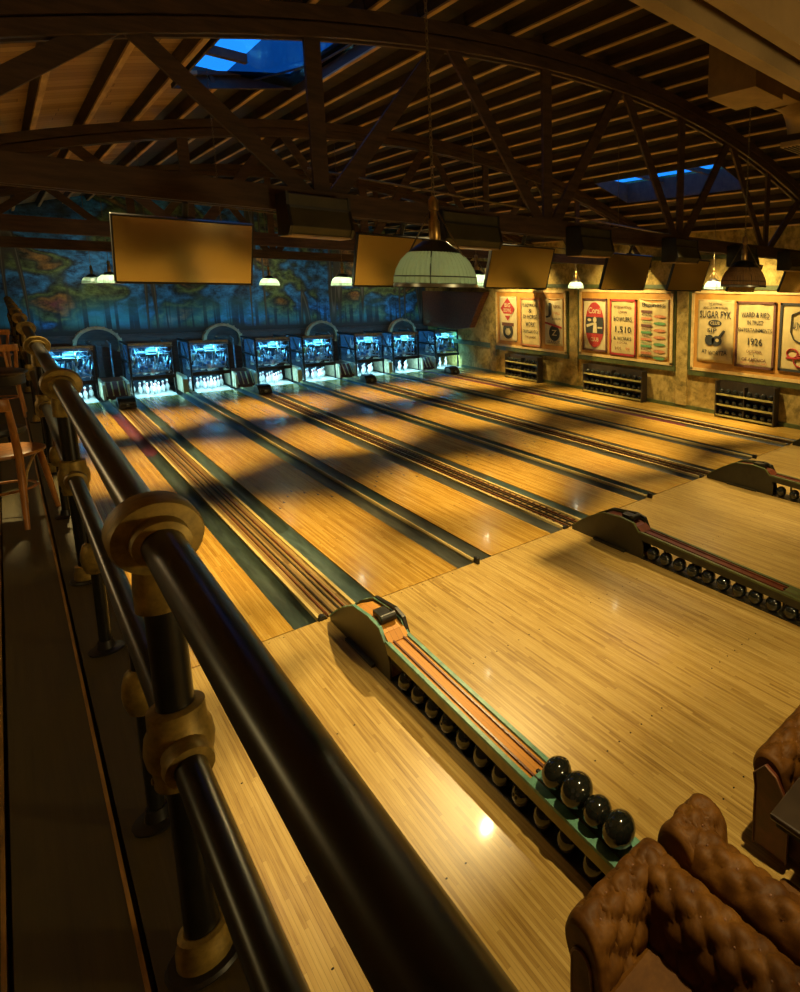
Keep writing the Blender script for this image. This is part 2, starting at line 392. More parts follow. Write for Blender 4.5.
def gutter(x0, x1, segs):
    b = B(); n = 8
    for (ya, yb, mi) in segs:
        rows = []
        for yy in (ya, yb):
            rows.append([(x0+.004+(x1-x0-.008)*k/n, yy, -.012-.075*sin(PI*k/n)**.6 if 0 < k < n else -.012) for k in range(n+1)])
        b.strip(rows, mi)
    return b.obj('gutter', ['gutter', 'gutter2', 'gutter3', 'gutter4'], None, 0, 0, False)
def segs(pat):
    ys = [0.003, 3.1, 6.3, 9.6, 12.8, 15.6, 18.2]; return [(ys[k], ys[k+1], pat[k]) for k in range(6)]
pats = [None, (0, 0, 0, 2, 2, 0), (1, 0, 1, 0, 1, 1), (3, 3, 1, 0, 1, 0), (3, 0, 3, 3, 0, 0), (3, 3, 3, 0, 3, 0), (1, 3, 3, 0, 3, 0), (3, 3, 0, 0, 0, 0), (0, 0, 0, 0, 0, 0),
        (3, 3, 0, 0, 0, 0), (3, 3, 3, 0, 0, 0), (3, 3, 3, 0, 0, 0), (0, 0, 0, 0, 0, 0), (3, 2, 0, 2, 2, 2), (3, 3, 0, 0, 0, 0)]
gi = 0
GUT = []
for i in range(7):
    for side, xx in ((1, LX[i]+LW), (0, LX[i+1]-GW)):
        gi += 1
        o = gutter(xx, xx+GW, segs(pats[gi]))
        who = ('right side of the %s lane' % ORD[i]) if side else ('left side of the %s lane' % ORD[i+1])
        tag(o, 'sunken dark gutter channel along the %s from the railing' % who, 'gutter', 'lane gutters')
for i in (1, 3, 5):
    x0 = LX[i]+LW+GW; x1 = LX[i+1]-GW; xc = (x0+x1)/2; w = (x1-x0)
    t = thing('lane_divider', 'narrow raised wooden divider between the %s and %s lanes from railing' % (ORD[i], ORD[i+1]), 'divider', (xc, 0, -.1), 0, 'lane dividers')
    B().prism([(-w/2, 0), (w/2, 0), (w/2, .115), (w/4, .135), (-w/4, .135), (-w/2, .115)], 1, 0.02, 18.2).obj('cap', 'cap', t)
    B().cbox((0, -.05, .105+.04), (w, .1, .09)).obj('end_block', 'black', t, .01)
for p in range(4):
    i = 2*p; x0 = LX[i]+LW+GW; x1 = LX[i+1]-GW; xc = (x0+x1)/2; w = x1-x0
    t = thing('ball_track', 'brown ball return track with dark rails between the %s and %s lanes' % (ORD[i], ORD[i+1]), 'ball track', (xc, 0, -.1), 0, 'ball return tracks')
    B().box(-w/2+.035, w/2-.035, .02, 18.2, 0, .10).obj('deck', 'trackwood', t)
    for sx in (-1, 1):
        B().box(sx*(w/2-.018)-.018, sx*(w/2-.018)+.018, .02, 18.2, 0, .13).obj('cap', 'cap', t, .004)
    for rx in (-.10, -.045, .045, .10):
        B().box(rx-.007, rx+.007, .02, 17.0, .10, .122).obj('rail', 'rail_dark' if abs(rx) < .09 else 'redwood', t)
    if p:
        b = B()
        for k in range(95): b.box(-w/2+.04, w/2-.04, .15+k*.175, .19+k*.175, .098, .108)
        b.obj('slats', 'rail_dark', t)
    B().tube([(-w/2+.046, .05, .11), (-w/2+.046, -.03, .10)], [.035, .045], 12).obj('end_knob', 'black', t)
    # lift cover near the pins
    t = thing('ball_lift_cover', 'small black ball lift cover at the pin end between %s and %s lanes' % (ORD[i], ORD[i+1]), 'cover', (xc, 16.0, .034), 0, 'ball lift covers')
    B().prism([(-.28, 0), (.30, 0), (.30, .22), (.16, .30), (-.12, .28), (-.28, .12)], 0, -.2, .2).obj('housing', 'black', t, .02)
    B().tube([(-.15, -.23, .14), (.15, -.23, .14)], .07, 14).obj('roller', 'blacksteel', t)
    B().ball((0, -.31, .10), .045, 12).obj('knob', 'steelmid', t)

# ------------------------------------------------------------------ pinsetters, pins, kickbacks
def pinsetter():
    t = thing('pinsetter', 'x', 'pinsetter', (0, 0, 0), 0, 'pinsetting machines')
    W = LW/2+.03
    for sx in (-1, 1):
        b = B().beam((sx*W, 18.15, .0), (sx*W, 18.15, 1.72), .05, .06, (1, 0, 0)).beam((sx*W, 19.9, .0), (sx*W, 19.9, 1.72), .05, .06, (1, 0, 0))
        b.beam((sx*W, 18.15, 1.1), (sx*W, 19.9, 1.1), .05, .06, (1, 0, 0)).beam((sx*W, 18.2, .7), (sx*W, 19.2, 1.6), .03, .04, (1, 0, 0)).beam((sx*W, 18.15, 1.7), (sx*W, 19.9, 1.7), .05, .06, (1, 0, 0))
        b.obj('side_frame', 'blacksteel', t)
    B().box(-W, W, 18.08, 18.14, 1.66, 1.74).box(-W, W, 18.08, 18.11, 1.60, 1.63).obj('top_rail', 'steelmid', t)
    B().box(-W, W, 18.02, 18.07, .55, .67).obj('sweep_bar', 'black', t)
    B().box(-W+.03, W-.03, 19.7, 19.74, .0, 1.6).obj('back_curtain', 'curtain', t)
    B().box(-W+.06, W-.06, 18.28, 19.3, .74, .77).obj('pin_table', 'steelmid', t)
    rnd = random.Random(3)
    for r in range(4):
        for k in range(r+1):
            px, py = (k-r/2)*.3048, 18.34+r*.264
            B().lathe([(.05, .66), (.075, .70), (.08, .80), (.055, .86), (.05, .98), (.02, 1.02)], (px, py, 0), 2, 12).obj('spotting_cup', 'steel', t)
    b = B()
    for k in range(40):
        xx = rnd.uniform(-W+.05, W-.05); yy = rnd.uniform(18.15, 19.0); z0 = rnd.uniform(.7, 1.2)
        b.tube([(xx, yy, z0), (xx+rnd.uniform(-.12, .12), yy+rnd.uniform(-.1, .2), z0+rnd.uniform(.2, .5))], rnd.uniform(.009, .02), 8)
    for k in range(12):
        zz = rnd.uniform(.8, 1.6); yy = rnd.uniform(18.15, 18.9); xa = rnd.uniform(-W+.05, 0); xb = xa+rnd.uniform(.25, .6)
        b.tube([(xa, yy, zz), (min(xb, W-.04), yy, zz+rnd.uniform(-.04, .04))], rnd.uniform(.008, .018), 8)
    b.obj('linkage', 'steel', t)
    b = B().tube([(-.30, 18.5, 1.35), (.30, 18.5, 1.35)], .10, 16).tube([(-.12, 18.4, 1.38), (.14, 18.4, 1.38)], .16, 18)
    b.obj('gearbox', 'blacksteel', t)
    B().tube([(.14, 18.38, 1.38), (.17, 18.38, 1.38)], .19, 20).tube([(-.45, 18.3, 1.15), (-.42, 18.3, 1.15)], .12, 18).obj('pulley', 'brass', t)
    b = B()
    for k in range(4):
        xa = rnd.uniform(-.5, .3)
        b.tube([(xa+.05*q, 18.2+.1*sin(q), 1.62-.12*sin(q*PI/6)-.03*q) for q in range(7)], .014, 8)
    b.obj('hose', 'black', t)
    b = B()
    for k in range(5): b.cbox((rnd.uniform(-.45, .45), 18.22, rnd.uniform(.85, 1.0)), (.09, .05, .09))
    b.obj('solenoid_blocks', 'bluepaint', t)
    B().box(-W+.08, W-.08, 18.30, 18.33, 1.66, 1.675).obj('led_strip', 'led', t)
    return t
ps0 = pinsetter()
def pin_mesh():
    prof = [(.028, 0), (.036, .012), (.048, .06), (.0605, .114), (.058, .15), (.046, .20), (.031, .235), (.0235, .255), (.0232, .28), (.027, .31), (.0323, .342), (.030, .362), (.018, .378), (.001, .381)]
    b = B(); b.lathe(prof, (0, 0, 0), 2, 16, 0)
    b.bm.faces.ensure_lookup_table()
    for f in b.bm.faces:
        z = f.calc_center_median().z
        if .235 < z < .255 or .28 < z < .30: f.material_index = 1
    return b.obj('bowling_pin', ['pin', 'pinred'])
pin0 = None
for i in range(8):
    xc = LX[i]+LW/2
    lab = 'open steel pinsetter glowing blue above the pins of the %s lane from the railing' % ORD[i]
    if i == 0: ps0.location = (xc, 0, .0); ps0['label'] = lab
    else: dup(ps0, (xc, 0, 0), None, lab)
    for r in range(4):
        for k in range(r+1):
            loc = (xc+(k-r/2)*.3048, 18.29+r*.264, 0.0005); lb = 'white bowling pin standing in the rack at the far end of the %s lane' % ORD[i]
            if pin0 is None: pin0 = pin_mesh(); o = pin0
            else: o = pin0.copy(); COL.objects.link(o)
            o.location = loc; tag(o, lb, 'bowling pin', 'pins on the %s lane' % ORD[i])
# kickback walls beside each pin deck; curved belt guard between the lanes of a pair
for p in range(4):
    i = 2*p; x0 = LX[i]+LW+.15; x1 = LX[i+1]-.15; xc = (x0+x1)/2
    t = thing('kickback_unit', 'pale kickback walls and striped ball chute between pin decks of %s and %s lanes' % (ORD[i], ORD[i+1]), 'kickback', (xc, 18.0, -.1), 0, 'kickback units')
    w = (x1-x0)/2
    for sx in (-1, 1):
        B().prism([(-.04, .1), (1.5, .1), (1.5, .66), (.08, .66), (-.04, .58)], 0, sx*w-.03, sx*w+.03).obj('side_wall', 'pale', t, .006)
    B().prism([(0, .1), (1.3, .1), (1.3, .66), (.35, .62), (.0, .2)], 0, -w+.03, w-.03).obj('chute', 'redwood', t)
    for k in range(4):
        xx = -w+.07+k*(2*w-.14)/3
        B().beam((xx, .0, .215), (xx, .35, .635), .03, .03, (1, 0, 0)).obj('chute_rail', 'cap', t)
    t = thing('ball_elevator', 'rusty leather-clad half hoop rising behind the pinsetters between %s and %s lanes' % (ORD[i], ORD[i+1]), 'ball elevator', (xc-.12, 20.2, 0), 0, 'ball elevators')
    R = .62
    ring = lambda r, yy: [(r*cos(a*PI/20), yy, 1.58+r*sin(a*PI/20)) for a in range(-3, 24)]
    B().strip([ring(R, -.13), ring(R, .13), ring(R-.09, .13), ring(R-.09, -.13), ring(R, -.13)]).obj('rim', 'tan', t)
    b = B()
    for a in range(0, 21, 2): b.cbox((R*cos(a*PI/20), -.10, 1.58+R*sin(a*PI/20)), (.05, .05, .05))
    b.obj('studs', 'duct', t)
    B().strip([[(0, 0, 1.58)]*27, ring(R-.1, 0)]).obj('disc', 'darkwood', t)
    b = B().box(-.07, .07, -.1, .1, 0, 1.58); b.obj('post', 'blacksteel', t)
    for sx in (-1, 1): B().tube([(sx*.28, -.2, 0), (sx*.28, -.2, 1.62), (sx*.22, -.1, 1.72)], .025, 8).obj('stay', 'steelmid', t)
for i in (1, 3, 5):
    xc = LX[i]+LW+GD/2
    t = thing('kickback_unit', 'pale kickback wall dividing the pin decks of the %s and %s lanes' % (ORD[i], ORD[i+1]), 'kickback', (xc, 18.0, -.1), 0, 'kickback dividers')
    B().prism([(-.04, .1), (1.5, .1), (1.5, .66), (.08, .66), (-.04, .58)], 0, -.07, .07).obj('side_wall', 'pale', t, .006)
    B().box(-.075, .075, -.05, -.035, .1, .55).obj('edge_strip', 'cap', t)

# ------------------------------------------------------------------ bowling balls
def ball_mesh(r=.108):
    b = B(); b.ball((0, 0, 0), r, 28, 0)
    for (th, ph) in ((.22, 0.3), (.22, 2.2), (.42, 1.25)):
        d = Vector((sin(th)*cos(ph), sin(th)*sin(ph), cos(th))); a = d.orthogonal().normalized(); c = d.cross(a)
        b.poly([d*(r*1.0015)+(a*cos(q*PI/5)+c*sin(q*PI/5))*.0135 for q in range(10)], 1)
    return b.obj('bowling_ball', ['ball', 'hole'])
ball0 = ball_mesh()
def put_ball(loc, label, group, s=1, first=[True]):
    if first[0]: o = ball0; first[0] = False
    else: o = ball0.copy(); COL.objects.link(o)
    o.location = loc; o.scale = (s, s, s); o.rotation_euler = (random.uniform(-.9, .5), random.uniform(-.9, .3), random.uniform(0, 6))
    return tag(o, label, 'bowling ball', group)

# ------------------------------------------------------------------ ball returns
def ball_return():
    t = thing('ball_return', 'x', 'ball return', (0, 0, 0), 0, 'ball returns')
    prof = [(-.10, .0), (-.10, .06), (-.30, .20), (-.50, .32), (-.78, .45), (-1.15, .485), (-1.40, .465), (-1.50, .36), (-1.58, .20), (-1.58, .0)]
    B().prism(prof, 0, -.115, -.095).obj('side_panel', 'hood', t, .003)
    pr2 = [(-.45, .30), (-.78, .47), (-1.25, .53), (-1.42, .50), (-1.50, .36), (-1.45, .30)]
    B().prism(pr2, 0, .10, .135).obj('right_fairing', 'blacksteel', t, .004)
    B().prism(prof[:-2]+[(-1.55, .1), (-1.55, 0)], 0, .095, .105).obj('side_panel', 'hood', t, .003)
    for sx in (-1, 1):
        pts = [(sx*.105, y, z+.004) for y, z in prof[1:8]]
        b = B()
        for a, c in zip(pts, pts[1:]): b.beam(a, c, .03, .012, (1, 0, 0))
        b.obj('edge_trim', 'teal', t)
    # climbing deck inside the hood
    b = B()
    top = [(-.12, .03), (-.5, .28), (-.8, .42), (-1.2, .455), (-1.45, .42), (-1.55, .36)]
    for (ya, za), (yb, zb) in zip(top, top[1:]): b.beam((0, ya, za), (0, yb, zb), .19, .02, (1, 0, 0))
    b.obj('hood_deck', 'orange', t)
    B().box(-.055, .055, -1.30, -1.12, .455, .52).tube([(-.07, -1.32, .50), (.07, -1.32, .50)], .045, 12).obj('stop_gate', 'blacksteel', t)
    # runway
    z0, z1, ya, yb = .375, .285, -1.5, -4.62
    def lane(xa, xb, dz0, dz1, mat, nm, bev=0):
        b = B()
        v = [(xx, yy, zz+d) for yy, zz in ((ya, z0), (yb, z1)) for d in (dz0, dz1) for xx in (xa, xb)]
        V = [b.bm.verts.new(q) for q in v]
        for q in [(0, 1, 3, 2), (4, 6, 7, 5), (0, 4, 5, 1), (2, 3, 7, 6), (0, 2, 6, 4), (1, 5, 7, 3)]: b.bm.faces.new([V[k] for k in q])
        return b.obj(nm, mat, t, bev)
    lane(-.082, .082, -.03, -.012, 'orange', 'runway')
    for xx in (-.048, .048): lane(xx-.007, xx+.007, -.012, .004, 'redwood', 'rail')
    for sx in (-1, 1):
        lane(sx*.098-.016, sx*.098+.016, -.02, .006, 'teal', 'top_trim', .002)
        lane(sx*.106-.008, sx*.106+.008, -.11, -.02, 'olive', 'side_board')
    b = B().box(-.115, .115, -4.6, -1.55, 0.0, .015)
    b.obj('lower_tray', 'blacksteel', t)
    B().box(-.118, .118, -4.66, -4.62, 0, .29).obj('end_panel', 'olive', t)
    b = B().box(-.1, .1, -3.55, -4.62, z1-.01, z1+.0); b.bm.free(); b.bm = bmesh.new()
    lane2 = [(-.09, -3.70), (.09, -3.70), (.09, -4.62), (-.09, -4.62)]
    zz = lambda y: z0+(z1-z0)*(y-ya)/(yb-ya)
    b.prism([(q[0], q[1]) for q in lane2], 2, 0, 1)
    for v in b.bm.verts: v.co.z = zz(v.co.y)-.008+(.012 if v.co.z > .5 else 0)
    b.obj('ball_rest', 'teal', t)
    for k in range(5): B().box(-.012, .012, -1.9-k*.6, -1.87-k*.6, .03, z0-.06).obj('bracket', 'blacksteel', t)
    B().box(-.15, -.117, -1.25, -.6, 0.0, .03).obj('floor_strip', 'hood', t)
    return t
RC = [LX[2*p]+LW+GR/2 for p in range(4)]
br0 = ball_return()
place = ['with four black balls on its near end', 'dark olive hood, second from the railing', 'third from the railing, its hood side lit brown', 'farthest one from the railing']
for p in range(4):
    lab = 'low ball return on the wooden approach, ' + place[p]
    if p == 0: br0.location = (RC[0], 0, 0); br0['label'] = lab
    else:
        o = dup(br0, (RC[p], 0, 0), None, lab)
        for ch in o.children:
            nm = ch.name.split('.')[0]
            k = {'top_trim': 'green', 'edge_trim': 'green', 'ball_rest': 'green', 'runway': 'redwood', 'hood_deck': 'redwood', 'side_board': 'hood'}.get(nm)
            if k: ch.material_slots[0].link = 'OBJECT'; ch.material_slots[0].material = M[k]
zt = lambda y: .375-.09*(y+1.5)/(-3.12)
names = ['farthest from the leather sofa', 'second from the far end of the row', 'second from the leather sofa', 'closest to the leather sofa']
for k, yy in enumerate((-3.88, -4.085, -4.285, -4.475)):
    put_ball((RC[0]+.005, yy, zt(yy)+.004+.108*(.95, 1.02, .87, .98)[k]), 'glossy black ball atop the nearest ball return, '+names[k], 'four balls on the return', (.95, 1.02, .87, .98)[k])
for p, ys in ((0, [-1.82-.252*k for k in range(11)]), (1, [-1.72-.232*k for k in range(12)]), (2, [-1.25, -1.72, -1.98])):
    for k, yy in enumerate(ys):
        if yy > -1.6:
            continue
        put_ball((RC[p]-.05, yy, .016+.0918), 'black bowling ball stored in the row under the %s ball return from the railing' % ORD[p], 'balls under the %s return' % ORD[p], .85)

# ------------------------------------------------------------------ pipe railing
XRL = -.55
t = thing('pipe_railing', 'black steel pipe railing with aged brass fittings along the mezzanine edge', 'railing', (XRL, 0, MZ))
B().tube([(0, YF+.3, 1.07), (0, YB-.2, 1.07)], .035, 24).obj('top_rail', 'pipe', t)
B().tube([(0, YF+.3, .577), (0, YB-.2, .577)], .029, 20).obj('lower_rail', 'pipe', t)
yy = -7.75; posts = []
while yy < 20: posts.append(yy); yy += 2.64
for k, yy in enumerate(posts):
    p = B().tube([(0, yy, .02), (0, yy, 1.07)], .034, 20).obj('post', 'pipe', t)
    b = B().lathe([(.036, -.10), (.048, -.095), (.050, -.055), (.075, -.05), (.079, -.035), (.079, .035), (.075, .05), (.050, .055), (.048, .095), (.036, .10)], (0, yy, 1.07), 1, 32)
    b.lathe([(.037, .90), (.047, .905), (.047, .96), (.042, 1.02)], (0, yy, 0), 2, 24)
    b.obj('top_fitting', 'brass', p)
    b = B().lathe([(.036, .485), (.052, .49), (.053, .53), (.06, .545), (.064, .577), (.06, .61), (.053, .625), (.052, .665), (.036, .67)], (0, yy, 0), 2, 28)
    b.lathe([(.03, -.11), (.043, -.108), (.046, -.085), (.042, -.075), (.042, .075), (.046, .085), (.043, .108), (.03, .11)], (0, yy, .577), 1, 24)
    b.lathe([(.004, 0), (.008, .002), (.006, .006)], (-.056, yy, .51), 0, 8)
    b.obj('tee_fitting', 'brass', p)
    B().lathe([(.055, .012), (.055, .05), (.05, .06), (.048, .085), (.037, .09)], (0, yy, 0), 2, 24).obj('base_collar', 'brass', p)
    b = B().lathe([(.075, 0), (.078, .006), (.072, .014), (.05, .016)], (0, yy, 0), 2, 20)
    b.obj('base_flange', 'black', p)
for yy in (-4.57, -3.36, -1.2, .9):
    p = B().tube([(-.012, yy, .01), (-.006, yy, .57)], .021, 14).obj('short_post', 'pipe', t)
    B().lathe([(.022, .36), (.034, .37), (.042, .40), (.045, .43), (.042, .46), (.034, .49), (.022, .5)], (-.010, yy, 0), 2, 18).obj('ball_fitting', 'brass', p)
    B().lathe([(.058, 0), (.06, .008), (.03, .014), (.026, .05), (.022, .05)], (-.012, yy, 0), 2, 18).obj('base_flange', 'black', p)

# ------------------------------------------------------------------ chairs and table on the mezzanine
def bent_chair(slats):
    t = thing('bentwood_chair', 'x', 'chair', (0, 0, 0), 0, 'mezzanine chairs')
    H = .45
    B().lathe([(.02, 0), (.20, 0), (.218, .012), (.218, .026), (.20, .034), (.02, .03)], (0, 0, H), 2, 32).obj('seat', 'chairwood', t)
    for sx in (-1, 1):
        B().tube([(sx*.14, .14, H), (sx*.155, .165, .25), (sx*.175, .19, 0)], [.017, .016, .012], 12).obj('leg', 'chairwood', t)
        B().tube([(sx*.20, -.24, 0), (sx*.185, -.19, .25), (sx*.18, -.17, .46), (sx*.19, -.21, .66), (sx*.215, -.295, .87)], [.013, .017, .019, .017, .014], 12).obj('back_post', 'chairwood', t)
        B().tube([(sx*.135, .13, .43), (sx*.14, .05, .40), (sx*.15, -.05, .33), (sx*.165, -.12, .24), (sx*.185, -.17, .16)], .007, 8).obj('brace', 'cap', t)
    b = B(); pts = [(-.235+.047*k, -.315-.05*(1-((k-5)/5)**2)) for k in range(11)]
    b.strip([[(x_, y_+.012, .79) for x_, y_ in pts], [(x_, y_, .80) for x_, y_ in pts], [(x_, y_-.012, .87) for x_, y_ in pts], [(x_, y_, .875) for x_, y_ in pts], [(x_, y_+.012, .79) for x_, y_ in pts]])
    b.obj('top_rail', 'chairwood', t, 0, .01)
    if slats:
        for k in range(4): B().tube([(-.12+.08*k, -.195, .47), (-.12+.08*k, -.335, .80)], .011, 8).obj('slat', 'chairwood', t)
    ringp = [(.155*cos(a*PI/12), .155*sin(a*PI/12), .22) for a in range(24)]
    B().tube(ringp, .009, 8, 0, False, True).obj('foot_ring', 'chairwood', t)
    return t
c = bent_chair(False); c.location = (-.84, -1.005, MZ); c.scale = (1.07, 1.07, 1.0); c.rotation_euler = (0, 0, -.42); c['label'] = 'orange bentwood chair nearest the camera, with a plain curved top rail'
c2 = bent_chair(True); c2.location = (-.83, 3.5, MZ); c2.rotation_euler = (0, 0, -.1); c2['label'] = 'slat-backed wooden chair beyond the dark round table along the railing'
dup(c2, (-.88, 6.6, MZ), -.05, 'slat-backed wooden chair farthest away along the railing')
t = thing('round_table', 'dark round pedestal table between the wooden chairs by the railing', 'table', (-.95, 1.45, MZ))
B().lathe([(.02, 0), (.33, 0), (.345, .012), (.345, .026), (.33, .036), (.02, .036)], (0, 0, .72), 2, 36).obj('tabletop', 'tabledark', t)
B().lathe([(.31, .63), (.325, .63), (.325, .72), (.31, .72)], (0, 0, 0), 2, 36).obj('apron', 'black', t)
B().tube([(0, 0, .03), (0, 0, .72)], .035, 16).obj('pedestal', 'black', t)
B().lathe([(.22, 0), (.22, .012), (.05, .04), (.03, .05)], (0, 0, 0), 2, 28).obj('base', 'black', t)
t = thing('stool', 'low black stool behind the nearest bentwood chair', 'stool', (-.86, .05, MZ))
B().lathe([(.02, 0), (.17, 0), (.185, .02), (.18, .05), (.02, .06)], (0, 0, .40), 2, 28).obj('seat', 'black', t)
for k in range(4):
    a = PI/4+k*PI/2; B().tube([(.12*cos(a), .12*sin(a), .41), (.17*cos(a), .17*sin(a), 0)], .014, 8).obj('leg', 'black', t)

# ------------------------------------------------------------------ sofas
def tuft(rows_fn, L, prof, p=.17, q=.17, amp=.022, n=64, vrange=(.25, 1.0)):
    """sweep prof (t,z) along length L with diamond tufting; returns (strip rows, button points)"""
    # resample profile by arc length
    P = [Vector(a) for a in prof]; ds = [0]
    for a, c in zip(P, P[1:]): ds.append(ds[-1]+(c-a).length)
    T = ds[-1]; m = 56; R = []
    def at(s):
        for k in range(len(P)-1):
            if s <= ds[k+1]+1e-9: return P[k].lerp(P[k+1], (s-ds[k])/max(ds[k+1]-ds[k], 1e-9))
        return P[-1]
    rs = [at(T*j/m) for j in range(m+1)]
    for _ in range(2): rs = [rs[0]]+[(rs[j-1]+rs[j]*2+rs[j+1])/4 for j in range(1, m)]+[rs[-1]]
    nrm = []
    for j in range(m+1):
        d = rs[min(j+1, m)]-rs[max(j-1, 0)]; nn = Vector((-d.y, d.x)).normalized(); nrm.append(nn)
    s0, s1 = vrange[0]*T, vrange[1]*T
    for i in range(n+1):
        u = L*i/n; row = []
        for j in range(m+1):
            s = T*j/m; h = 0
            if s0 < s < s1:
                a = (u/p+(s-s0)/q); c = (u/p-(s-s0)/q)
                k = (abs(sin(PI*a/1))*abs(sin(PI*c/1)))**.34
                edge = min(1, (s-s0)/.10, (s1-s)/.05, u/.10, (L-u)/.10)
                h = amp*(k-1)*edge
            pt = rs[j]+nrm[j]*h; row.append((u, pt.x, pt.y))
        R.append(row)
    btn = []
    for i in range(1, 60):
        for j in range(1, 60):
            u = i*p/2; s = s0+j*q/2
            if (i+j) % 2 == 0 and .05 < u < L-.05 and s0+.04 < s < s1-.03:
                pp = at(s); jj = int(round(s/T*m)); pp = pp+nrm[jj]*(-amp*.9); btn.append((u, pp.x, pp.y))
    return R, btn
ARM = [(.05, .07), (.05, .50), (.02, .55), (-.01, .62), (.0, .70), (.04, .765), (.10, .79), (.17, .78), (.225, .73), (.255, .66), (.275, .56), (.30, .46), (.33, .36)]
def section(t, name, L, tf, prof=ARM, vr=(.47, .97), p=.19, q=.17):
    R, btn = tuft(None, L, prof, p, q, .042, 100, vr)
    ca, cz = sum(v[0] for v in prof)/len(prof), .55
    for row in R:
        d = min(row[0][0], L-row[0][0]); e = max(0, 1-d/.07)
        k = 1-.20*(1-math.sqrt(max(0, 1-e*e)))
        for j, (u, a_, z_) in enumerate(row): row[j] = (u, ca+(a_-ca)*k, z_ if z_ < .3 else cz+(z_-cz)*k if z_ > cz else z_)
    b = B(); b.strip([[tf(*v) for v in row] for row in R])
    b.poly([tf(*v) for v in R[0]]); b.poly([tf(*v) for v in R[-1]])
    o = b.obj(name, 'leather', t, 0, 0, True, 60)
    for v in btn: B().ball(tf(*v), .008, 8).obj('button', 'rust', o)
    return o
def piping(t, pts, nm='front_piping'): B().tube(pts, .007, 8).obj(nm, 'rust', t)
# sofa one: back towards the right, arm at the far end
t = thing('leather_sofa', 'tufted brown leather sofa at the near ball return, arm and back meeting in a corner', 'sofa', (0, 0, 0), 0, 'chesterfield sofas')
XB1 = 1.385
section(t, 'arm', .57, lambda u, a, z: (XB1-.02-u, -4.80-a, z))
section(t, 'backrest', 1.95, lambda u, a, z: (XB1-a, -4.83-u, z))
B().box(.80, 1.14, -6.75, -5.06, .30, .50).obj('seat_cushion', 'leather', t, .04)
B().box(.80, 1.32, -6.78, -4.86, .07, .30).obj('base', 'leather', t, .01)
fp = [(-4.875, .07), (-4.875, .46)]+[(-4.94+.065*cos(a*PI/10), .56+.075*sin(a*PI/10)) for a in range(-1, 11)]+[(-5.02, .46), (-5.06, .36), (-5.06, .07)]
B().prism(fp, 0, .785, .80).obj('arm_front_panel', 'leather', t, .004)
piping(t, [(.787, y_, z_) for y_, z_ in fp])
for (xx, yy) in ((.84, -4.92), (1.32, -4.92), (.84, -6.7), (1.32, -6.7)): B().lathe([(.018, 0), (.03, .03), (.025, .07)], (xx, yy, 0), 2, 12).obj('foot', 'black', t)
# sofa two, back to back with it
t = thing('leather_sofa', 'tufted brown leather sofa back to back with the corner sofa, rounded wing at its end', 'sofa', (0, 0, 0), 0, 'chesterfield sofas')
XB2 = 1.425
section(t, 'backrest', 1.95, lambda u, a, z: (XB2+a, -4.93-u, z))
WING = [(.05, .07), (.05, .50), (.0, .62), (.0, .72), (.05, .80), (.12, .82), (.22, .80), (.28, .72), (.30, .5), (.31, .36)]
section(t, 'arm', .33, lambda u, a, z: (XB2+u, -4.835-a, z), WING, (.35, .9), .17, .15)
B().box(1.62, 1.95, -6.75, -5.35, .28, .42).obj('seat_cushion', 'leather', t, .04)
B().box(1.48, 1.93, -6.78, -5.3, .07, .28).obj('base', 'leather', t, .01)
for (xx, yy) in ((1.5, -4.95), (1.70, -4.95), (1.52, -6.7), (1.88, -6.7)): B().lathe([(.018, 0), (.03, .03), (.025, .07)], (xx, yy, 0), 2, 12).obj('foot', 'black', t)
# sofa three, facing it across the dark table
t = thing('leather_sofa', 'tufted brown leather sofa at the right edge with a rolled arm beside the dark table', 'sofa', (0, 0, 0), 0, 'chesterfield sofas')
AR3 = [(a, z*.92) for a, z in ARM]
section(t, 'arm', 1.0, lambda u, a, z: (2.33+u, -4.90-a, z), AR3)
section(t, 'backrest', 1.9, lambda u, a, z: (3.36-a, -4.92-u, z), AR3)
B().box(2.36, 3.1, -6.75, -5.20, .28, .40).obj('seat_cushion', 'leather', t, .04)
B().box(2.36, 3.3, -6.78, -4.97, .06, .28).obj('base', 'leather', t, .01)
B().prism([(-4.955, .05), (-4.955, .48), (-4.94, .56), (-5.02, .66), (-5.10, .62), (-5.17, .5), (-5.20, .36), (-5.20, .05)], 0, 2.305, 2.33).obj('arm_front_panel', 'redwood', t, .006)
piping(t, [(2.30, -4.955, .05), (2.30, -4.955, .48), (2.30, -4.94, .56), (2.30, -5.02, .66), (2.30, -5.10, .62), (2.30, -5.17, .5), (2.30, -5.20, .36), (2.30, -5.20, .05)])
for (xx, yy) in ((2.42, -5.02), (3.2, -5.02), (2.42, -6.7), (3.2, -6.7)): B().lathe([(.018, 0), (.03, .03), (.025, .07)], (xx, yy, 0), 2, 12).obj('foot', 'black', t)
t = thing('low_table', 'dark polished table between the two facing leather sofas at the right edge', 'table', (2.28, -5.85, 0))
B().box(-.33, .33, -.6, .6, .69, .73).obj('tabletop', 'tabledark', t, .012)
B().box(-.30, .30, -.57, .57, .64, .69).obj('apron', 'black', t)
B().tube([(0, 0, .03), (0, 0, .64)], .03, 14).obj('pedestal', 'black', t)
B().box(-.07, .07, -.4, .4, 0, .03).obj('base', 'black', t)

